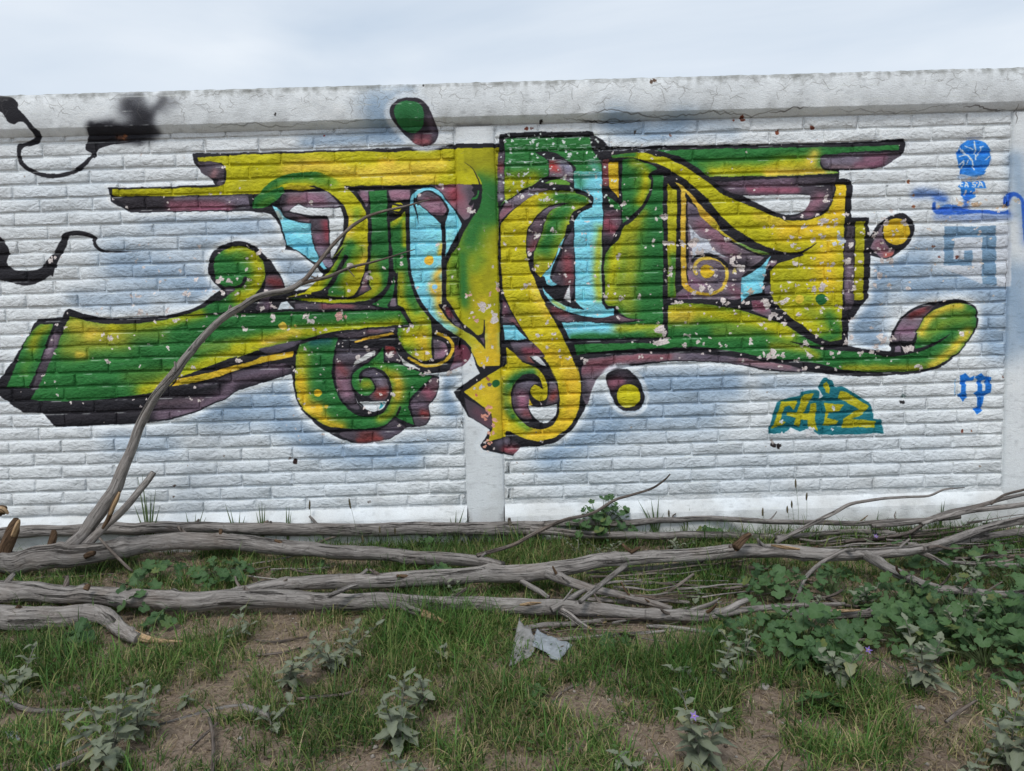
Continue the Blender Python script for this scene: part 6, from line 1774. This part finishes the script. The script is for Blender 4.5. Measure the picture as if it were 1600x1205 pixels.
def blades(name, n, lmin, lmax, wid, cols, dens_pow, mat, seed, lay_flat=.0, sel=None, droop=.6):
    g = np.random.default_rng(seed)
    x = g.uniform(-4.3, 4.3, n); y = g.uniform(-3.4, -.06, n)
    cl_x = g.normal(0, .012, n); cl_y = g.normal(0, .012, n)
    inside = np.abs(x) < (y + CAM_D) * .74 + .55
    x, y, cl_x, cl_y = x[inside], y[inside], cl_x[inside], cl_y[inside]
    n = len(x)
    x = np.round(x / .05) * .05 + g.uniform(-.03, .03, n) + cl_x
    y = np.clip(np.round(y / .05) * .05 + g.uniform(-.03, .03, n) + cl_y, -3.4, -.055)
    d, u, v = density(x, y)
    keep = g.random(n) < (sel(d, u, v) if sel else np.clip(d, 0, 1) ** dens_pow)
    x, y, d, u, v = x[keep], y[keep], d[keep], u[keep], v[keep]
    n = len(x)
    z = gz(x, y)
    tall = np.clip(.55 + .55 * d, .5, 1.35) * (0.7 + .6 * vnoise2(x * 3, y * 3, 5))
    L = g.uniform(lmin, lmax, n) * tall
    L *= np.where(y > -.35, 1.0, 1.0)
    az = g.uniform(0, 2 * math.pi, n)
    lean = np.abs(g.normal(.35, .28, n)) + lay_flat * g.uniform(.5, 1.3, n)
    lean = np.clip(lean, .02, 1.5)
    dx, dy = np.cos(az), np.sin(az)
    sx, sy = -dy, dx
    w = wid * g.uniform(.6, 1.3, n)
    P = np.zeros((n, 7, 3), np.float32)
    for k, (t_, wk) in enumerate(((0, 1.0), (.36, .95), (.72, .6), (1.0, 0))):
        ang = lean + droop * t_ * t_ * (0.5 + lean)
        rr_ = L * t_
        hx = rr_ * np.sin(np.clip(ang, 0, 1.75)); hz = rr_ * np.cos(np.clip(ang, 0, 1.75))
        cx, cy, cz = x + dx * hx, y + dy * hx, np.maximum(z + hz, z + .003) - (0.004 if k == 0 else 0)
        if k < 3:
            P[:, 2 * k] = np.stack([cx - sx * w * wk, cy - sy * w * wk, cz], -1)
            P[:, 2 * k + 1] = np.stack([cx + sx * w * wk, cy + sy * w * wk, cz], -1)
        else:
            P[:, 6] = np.stack([cx, cy, cz], -1)
    P[..., 1] = np.minimum(P[..., 1], -.05)
    me = bpy.data.meshes.new(name)
    nv = n * 7
    me.vertices.add(nv)
    me.vertices.foreach_set('co', P.reshape(-1))
    b = (np.arange(n) * 7)[:, None]
    q1 = np.concatenate([b + 0, b + 1, b + 3, b + 2], 1)
    q2 = np.concatenate([b + 2, b + 3, b + 5, b + 4], 1)
    t3 = np.concatenate([b + 4, b + 5, b + 6], 1)
    loops = np.concatenate([np.concatenate([q1, q2, t3], 1).ravel()]).astype(np.int32)
    me.loops.add(len(loops))
    me.loops.foreach_set('vertex_index', loops)
    starts = (np.arange(n) * 11)[:, None] + np.array([0, 4, 8])[None]
    me.polygons.add(n * 3)
    me.polygons.foreach_set('loop_start', starts.ravel().astype(np.int32))
    me.update(calc_edges=True)
    ca = me.color_attributes.new('tint', 'FLOAT_COLOR', 'POINT')
    cols = np.array(cols, np.float32)
    mixv = g.random(n) ** 1.3 * (len(cols) - 1)
    mixv = np.clip(mixv + 1.2 * (vnoise2(x * 2.2, y * 2.2, 91) - .5), 0, len(cols) - 1.001)
    i0 = mixv.astype(int); f = (mixv - i0)[:, None]
    cc = cols[i0] * (1 - f) + cols[i0 + 1] * f
    cc *= g.uniform(.7, 1.3, (n, 1)) * (.45 + .95 * fbm(x * 3.1, y * 3.1, 95, 3))[:, None]
    C4 = np.ones((n, 7, 4), np.float32)
    C4[..., :3] = cc[:, None, :]
    ca.data.foreach_set('color', C4.ravel())
    print(name, n)
    return link(name, me, mat)


def grass_material(name, trans):
    t = NT(name)
    at = t.n('ShaderNodeAttribute'); at.attribute_name = 'tint'
    b = t.bsdf(at.outputs['Color'], .6, None, .25)
    tr = t.n('ShaderNodeBsdfTranslucent')
    t.l(at.outputs['Color'], tr.inputs['Color'])
    mx = t.n('ShaderNodeMixShader'); mx.inputs[0].default_value = trans
    t.l(b, mx.inputs[1]); t.l(tr.outputs[0], mx.inputs[2])
    return t.done(mx.outputs[0])


M_GRASS = grass_material('grass_blade', .3)
M_STRAW = grass_material('dry_straw', .1)
GREENS = [(.042, .098, .02), (.07, .15, .028), (.11, .195, .042), (.16, .225, .06), (.29, .26, .11), (.38, .30, .17)]
o = blades('grass', 460000, .02, .088, .0018, GREENS, 1.35, M_GRASS, 11)
tag(o, 'short green grass growing in tufts over the ground', 'grass', kind='stuff')
o = blades('tall_grass', 170000, .08, .19, .0021, [(.04, .10, .02), (.07, .165, .03), (.11, .21, .045), (.22, .22, .08)], 1, M_GRASS, 12,
           sel=lambda d, u, v: np.clip(.10 * (d > .5) + .7 * np.exp(-(((u - 680) / 60) ** 2 + ((v - 1010) / 45) ** 2)) + .4 * np.exp(-(((u - 80) / 120) ** 2 + ((v - 1050) / 40) ** 2)) + .35 * np.exp(-(((u - 940) / 60) ** 2 + ((v - 1040) / 40) ** 2)) + .35 * np.exp(-(((u - 1080) / 60) ** 2 + ((v - 1060) / 40) ** 2)) + .5 * np.exp(-((v - 850) / 12) ** 2) + .25 * np.exp(-(((u - 1130) / 80) ** 2 + ((v - 905) / 24) ** 2)) + .18 * np.exp(-(((u - 700) / 130) ** 2 + ((v - 880) / 18) ** 2)), 0, .9))
tag(o, 'taller grass tufts beside the logs and plants', 'grass', kind='stuff')
o = blades('dry_grass', 150000, .04, .13, .0013, [(.14, .10, .055), (.26, .20, .11), (.40, .32, .19), (.22, .20, .09)], 1, M_STRAW, 13, lay_flat=.55,
           sel=lambda d, u, v: np.clip(.16 + .5 * np.exp(-(((u - 1480) / 170) ** 2 + ((v - 1150) / 60) ** 2)) + .45 * np.exp(-(((u - 500) / 180) ** 2 + ((v - 885) / 16) ** 2)) + .3 * np.exp(-(((u - 480) / 110) ** 2 + ((v - 985) / 22) ** 2)) + .2 * np.exp(-(((u - 850) / 90) ** 2 + ((v - 870) / 20) ** 2)), 0, .9))
tag(o, 'yellowed dry grass mixed into the green', 'grass', kind='stuff')
o = blades('straw_litter', 150000, .02, .085, .0011, [(.10, .07, .045), (.24, .18, .12), (.46, .38, .26), (.15, .11, .075)], 1, M_STRAW, 14, lay_flat=1.15, droop=.1,
           sel=lambda d, u, v: np.clip(.75 - .5 * d, .15, 1))
tag(o, 'thin dry straw scattered on the bare soil', 'straw', kind='stuff')

# low leafy weeds between the blades: tiny oval leaves close to the soil
g = np.random.default_rng(21)
n = 60000
x = g.uniform(-4.3, 4.3, n); y = g.uniform(-3.4, -.08, n)
ok = np.abs(x) < (y + CAM_D) * .74 + .55
x, y = x[ok], y[ok]
d, u, v = density(x, y)
pw = np.clip(1.6 * (fbm(x * 2.7 + 9, y * 2.7, 33, 3) - .42) + .25 * (d - .3), 0, 1)
ok = g.random(len(x)) < pw
x, y = x[ok], y[ok]
n = len(x)
z = gz(x, y) + g.uniform(.004, .045, n)
az = g.uniform(0, 6.283, n); s = g.uniform(.005, .013, n); wv = s * g.uniform(.35, .6, n)
tl = g.uniform(-.5, .6, n); sl = g.uniform(-.5, .5, n)
dx, dy = np.cos(az), np.sin(az)
P = np.zeros((n, 4, 3), np.float32)
P[:, 0] = np.stack([x, y, z], -1)
P[:, 1] = np.stack([x + dx * s - dy * wv, y + dy * s + dx * wv, z + s * tl + wv * sl], -1)
P[:, 2] = np.stack([x + dx * s * 2, y + dy * s * 2, z + s * 1.4 * tl], -1)
P[:, 3] = np.stack([x + dx * s + dy * wv, y + dy * s - dx * wv, z + s * tl - wv * sl], -1)
P[..., 2] = np.maximum(P[..., 2], .001 + gz(P[..., 0], P[..., 1]))
me = bpy.data.meshes.new('low_weeds')
me.vertices.add(n * 4); me.vertices.foreach_set('co', P.reshape(-1))
me.loops.add(n * 4); me.loops.foreach_set('vertex_index', np.arange(n * 4, dtype=np.int32))
me.polygons.add(n); me.polygons.foreach_set('loop_start', (np.arange(n) * 4).astype(np.int32))
me.update(calc_edges=True)
ca = me.color_attributes.new('tint', 'FLOAT_COLOR', 'POINT')
t0 = g.random((n, 1))
cc = np.array([(.035, .085, .025)]) * (1 - t0) + np.array([(.12, .19, .06)]) * t0
br_ = g.random(n) < .12
cc[br_] = (.20, .15, .08)
C4 = np.ones((n, 4, 4), np.float32); C4[..., :3] = cc[:, None, :]
ca.data.foreach_set('color', C4.ravel())
o = link('low_weeds', me, M_GRASS)
tag(o, 'tiny leafy weeds covering the soil between the grass', 'weeds', kind='stuff')

# crumbs of soil and bits of dead leaf
def crumbs(name, n, smin, smax, cols, flat, seed, label, cat, mat):
    g = np.random.default_rng(seed)
    x = g.uniform(-4.3, 4.3, n); y = g.uniform(-3.4, -.08, n)
    ok = np.abs(x) < (y + CAM_D) * .74 + .55
    x, y = x[ok], y[ok]
    cl_ = fbm(x * 4 + 1, y * 4, seed, 3)
    ok = g.random(len(x)) < np.clip((cl_ - .3) * 2.2, .08, 1)
    x, y = x[ok], y[ok]
    n = len(x)
    s = smin + (smax - smin) * g.random(n) ** 3
    U = np.array([(1, 0, 0), (-1, 0, 0), (0, 1, 0), (0, -1, 0), (0, 0, 1), (0, 0, -1)], np.float32)
    a = g.uniform(0, 6.283, n)
    P = U[None] * s[:, None, None] * g.uniform(.55, 1.2, (n, 6, 1))
    P[..., 2] *= flat
    c_, s_ = np.cos(a)[:, None], np.sin(a)[:, None]
    P = np.stack([P[..., 0] * c_ - P[..., 1] * s_ + x[:, None], P[..., 0] * s_ + P[..., 1] * c_ + y[:, None], P[..., 2] + (gz(x, y) + s * flat * .35)[:, None]], -1).astype(np.float32)
    T8 = np.array([(0, 2, 4), (2, 1, 4), (1, 3, 4), (3, 0, 4), (2, 0, 5), (1, 2, 5), (3, 1, 5), (0, 3, 5)])
    me = bpy.data.meshes.new(name)
    me.vertices.add(n * 6); me.vertices.foreach_set('co', P.reshape(-1))
    L_ = ((np.arange(n) * 6)[:, None, None] + T8[None]).ravel().astype(np.int32)
    me.loops.add(len(L_)); me.loops.foreach_set('vertex_index', L_)
    me.polygons.add(n * 8); me.polygons.foreach_set('loop_start', (np.arange(n * 8) * 3).astype(np.int32))
    me.update(calc_edges=True)
    ca = me.color_attributes.new('tint', 'FLOAT_COLOR', 'POINT')
    cols = np.array(cols, np.float32)
    C4 = np.ones((n, 6, 4), np.float32)
    C4[..., :3] = (cols[g.integers(0, len(cols), n)] * g.uniform(.7, 1.25, (n, 1)))[:, None, :]
    ca.data.foreach_set('color', C4.ravel())
    tag(link(name, me, mat), label, cat, kind='stuff')


crumbs('soil_crumbs', 26000, .002, .013, [(.12, .09, .07), (.19, .15, .12), (.25, .205, .165), (.30, .27, .24)], .7, 41, 'small clods and grit lying on the bare soil', 'soil', M_STRAW)
crumbs('leaf_litter', 12000, .004, .014, [(.16, .10, .06), (.24, .17, .10), (.09, .06, .04), (.33, .26, .17)], .12, 42, 'bits of dead leaf scattered on the ground', 'leaf litter', M_STRAW)

# ------------------------------------------------------------------ seed stalks one can tell apart
M_SEED = wood_material('seed_head', (.10, .085, .05), (.20, .17, .10), (.32, .28, .18), .2)


def seed_stalk(px, py, tx, ty, hl, label):
    base = g_at(px, py)
    y = base.y
    tip = on_y(tx, ty, y + .01)
    e = empty('seed_stalk', base)
    tag(e, label, 'grass stalk', 'grass stalks with seed heads')
    d = (tip - base)
    b = base + d * .5 + Vector((.012, 0, .0))
    stems_mesh('stem', [[base, b, base + d * .98]], .0011, .0008, M_STEM, e, base)
    # spindle-shaped head built of stacked rings
    ax_ = d.normalized()
    V, Fc = [], []
    N_ = 7
    sx_ = ax_.orthogonal().normalized(); sy_ = ax_.cross(sx_)
    for i in range(N_ + 1):
        t_ = i / N_
        r = (.0055 * math.sin(math.pi * min(1, t_ * .95 + .05)) ** .7 + .0005) * (1.12 if i % 2 else .92)
        c = d - ax_ * hl * (1 - t_)
        for k in range(6):
            a = k * math.pi / 3 + i * .5
            V.append(c + sx_ * r * math.cos(a) + sy_ * r * math.sin(a))
    for i in range(N_):
        for k in range(6):
            q = i * 6
            Fc.append((q + k, q + (k + 1) % 6, q + 6 + (k + 1) % 6, q + 6 + k))
    me = bpy.data.meshes.new('seed_head')
    me.from_pydata([tuple(v) for v in V], [], Fc)
    me.uv_layers.new(name='UVMap')
    me.materials.append(M_SEED)
    o = bpy.data.objects.new('seed_head', me)
    COL.objects.link(o)
    o.parent = e


for s in [(560, 868, 545, 778, .065, 'seed stalk standing before the brick foot left of the pilaster'), (482, 848, 484, 781, .06, 'seed stalk leaning at the wall foot, left of the tallest one'), (551, 885, 543, 848, .05, 'seed head against the forked trunk at centre left'), (570, 880, 566, 836, .045, 'brown seed head in front of the rear trunk at centre'),
          (596, 876, 593, 822, .04, 'seed head crossing the rear trunk left of its bare scar'), (618, 876, 617, 824, .04, 'thin seed head crossing the rear trunk at its bare scar'), (574, 960, 571, 930, .055, 'olive seed head in front of the front log'), (1246, 848, 1243, 748, .055, 'tallest seed stalk in front of the plinth at right'), (1254, 842, 1261, 769, .05, 'right-leaning seed stalk in front of the plinth'),
          (1238, 846, 1237, 782, .045, 'short seed head just left of the tallest right stalk'), (1231, 846, 1230, 790, .045, 'lowest seed head of the right group'), (1190, 820, 1192, 793, .05, 'lone seed head at the plinth, left of the right group'), (1045, 826, 1045, 796, .045, 'pale seed head beside the blades at the plinth'), (590, 1000, 600, 960, .05, 'seed head in the tall tuft, left side'), (668, 985, 660, 945, .06, 'seed head above the tall tuft at centre')]:
    seed_stalk(*s)


# broad single blades standing at the plinth
def blade_thing(px, py, tips, label):
    base = g_at(px, py)
    V, Fc = [], []
    for tx, ty in tips:
        tip = on_y(tx, ty, base.y + random.uniform(-.02, .02)) - base
        n0 = len(V)
        for k, wk in ((0, .004), (.5, .0045), (1, .0003)):
            c = tip * k + Vector((0, 0, .02 * math.sin(k * 3.14)))
            V += [(c.x - wk, c.y, c.z), (c.x + wk, c.y + .002, c.z)]
        Fc += [(n0, n0 + 1, n0 + 3, n0 + 2), (n0 + 2, n0 + 3, n0 + 5, n0 + 4)]
    o = mesh_obj('grass_tuft', V, Fc, M_STEM)
    o.location = base
    tag(o, label, 'grass tuft', 'broad-bladed grass tufts')


blade_thing(1025, 838, [(996, 780), (1010, 795), (1017, 778), (1030, 772), (1038, 800)], 'dark broad grass blades before the plinth right of the mallow bush')
blade_thing(1072, 838, [(1078, 792), (1066, 806), (1060, 815)], 'three dark blades at the plinth further right')
blade_thing(1470, 822, [(1477, 780), (1472, 783), (1466, 806)], 'pair of pointed blades at the plinth among the right sticks')
blade_thing(232, 836, [(222, 742), (215, 745), (228, 775), (243, 765), (250, 790), (236, 770), (210, 790)], 'pale tall grass tuft at the wall behind the side limb')
blade_thing(410, 834, [(404, 787), (409, 785), (414, 790), (400, 800)], 'thin tuft at the wall foot left of the seed stalks')
blade_thing(448, 834, [(447, 790), (452, 792), (455, 800)], 'second thin tuft at the wall foot left of the seed stalks')
blade_thing(300, 834, [(290, 800), (306, 803), (318, 796), (322, 808)], 'sparse pale tuft at the wall foot behind the forked trunk')
blade_thing(710, 832, [(713, 797), (726, 792), (703, 808), (735, 806)], 'sparse tuft at the wall foot by the pilaster')
blade_thing(370, 834, [(352, 788), (360, 796), (375, 800), (383, 806)], 'leaning tuft at the wall foot left of centre')

# ------------------------------------------------------------------ litter
t = NT('thin_plastic')
pos = t.n('ShaderNodeNewGeometry').outputs['Position']
n = t.noise(pos, 30, 4, .6)
c = t.ramp(n, [(.3, (.30, .33, .36)), (.7, (.46, .50, .54))])
b = t.bsdf(c, .35, t.bump(t.noise(pos, 55, 5, .7, 1.0), .7, .01), .5)
tr = t.n('ShaderNodeBsdfTranslucent'); tr.inputs['Color'].default_value = (.5, .52, .55, 1)
mx = t.n('ShaderNodeMixShader'); mx.inputs[0].default_value = .3
t.l(b, mx.inputs[1]); t.l(tr.outputs[0], mx.inputs[2])
M_PLASTIC = t.done(mx.outputs[0])
t = NT('grey_sheet')
pos = t.n('ShaderNodeNewGeometry').outputs['Position']
n = t.noise(pos, 24, 4, .6)
M_SHEET = t.done(t.bsdf(t.ramp(n, [(.3, (.17, .165, .16)), (.7, (.32, .315, .31))]), .6, t.bump(t.noise(pos, 50, 5, .7, 1.0), .6, .01), .3))


def sheet(name, corners, mat, label, cat, hump, seed):
    """crumpled film stretched between four pixel corners (each px, py, height)"""
    q = [g_at(c[0], c[1], c[2]) + Vector((0, 0, c[2])) for c in corners]
    n = 14
    V, Fc = [], []
    for j in range(n + 1):
        for i in range(n + 1):
            u, v = i / n, j / n
            p = q[0] * (1 - u) * (1 - v) + q[1] * u * (1 - v) + q[2] * u * v + q[3] * (1 - u) * v
            w = float(fbm(u * 4 + seed, v * 4, seed, 3)) - .5
            w2 = float(fbm(u * 9, v * 9 + seed, seed + 3, 3)) - .5
            e = 1 if 0 < i < n and 0 < j < n else .7
            V.append(p + Vector((w2 * .010, w * .010, abs(w) * hump * 1.4 + w2 * .014 + hump * .5 * math.sin(u * 3.14) * math.sin(v * 3.14) + .012)))
    for j in range(n):
        for i in range(n):
            a = j * (n + 1) + i
            Fc.append((a, a + 1, a + n + 2, a + n + 1))
    o = mesh_obj(name, V, Fc, mat)
    m = o.modifiers.new('thickness', 'SOLIDIFY'); m.thickness = .0012
    tag(o, label, cat)
    return o


sheet('plastic_scrap', [(832, 1014, .01), (872, 1040, .005), (894, 1014, .02), (838, 990, .03)], M_PLASTIC, 'crumpled pale blue plastic scrap lying in the grass below the logs', 'plastic scrap', .02, 4)
sheet('grey_scrap', [(795, 1046, .005), (832, 1030, .005), (838, 1000, .02), (811, 972, .05)], M_SHEET, 'torn dull grey sheet under the pale plastic scrap', 'scrap', .02, 9)
sheet('paper_scrap', [(9, 1160, .004), (32, 1164, .004), (31, 1150, .012), (10, 1148, .012)], M_PLASTIC, 'small whitish litter scrap in the grass at the far left', 'litter', .008, 2)
sheet('foil_scrap', [(1071, 1142, .03), (1080, 1144, .03), (1082, 1136, .05), (1073, 1134, .05)], M_PLASTIC, 'tiny bright scrap caught in the bottom woolly herb', 'litter', .004, 6)
t = NT('pale_stone')
pos = t.n('ShaderNodeNewGeometry').outputs['Position']
n = t.noise(pos, 45, 5, .65)
M_STONE = t.done(t.bsdf(t.ramp(n, [(.3, (.16, .145, .13)), (.7, (.36, .34, .31))]), .9, t.bump(n, .7, .006), .2))


def stone(px, py, rpx, label, sq=(1, .8, .5)):
    p = g_at(px, py)
    r = rpx * (p - CAM).dot(_F) / FPX
    bm = bmesh.new()
    bmesh.ops.create_icosphere(bm, subdivisions=2, radius=1)
    sd = px * .13
    for v in bm.verts:
        f = 1 + .7 * (float(fbm(v.co.x * 1.4 + sd, v.co.y * 1.4 + v.co.z, 15, 3)) - .5)
        v.co = Vector((v.co.x * sq[0], v.co.y * sq[1], v.co.z * sq[2])) * r * f
    me = bpy.data.meshes.new('stone')
    bm.to_mesh(me); bm.free()
    o = link('stone', me, M_STONE)
    o.location = p + Vector((0, 0, r * sq[2] * .4))
    o.rotation_euler.z = sd
    tag(o, label, 'stone', 'stones on the soil')


for s in [(1308, 1153, 9, 'largest pale stone on soil at lower right'), (1440, 1107, 6, 'bluish pebble on the bare path at right'), (1550, 1080, 5, 'small pebble at the edge of the mallow at right'), (375, 1155, 5, 'flat pebble on bare soil at lower left'), (1195, 1075, 9, 'flat grey stone slab beside the bare patch right of centre'),
          (1385, 1075, 4, 'yellowish chip on bare soil at right'), (1203, 1115, 5, 'grey pebble on the bare patch right of centre'), (70, 845, 6, 'reddish lump between the rear and forked trunks at far left'), (1150, 1183, 3, 'white chip on bare soil at the bottom right of centre'), (890, 1172, 4, 'small chip on the soil at the bottom, right of centre')]:
    stone(*s)
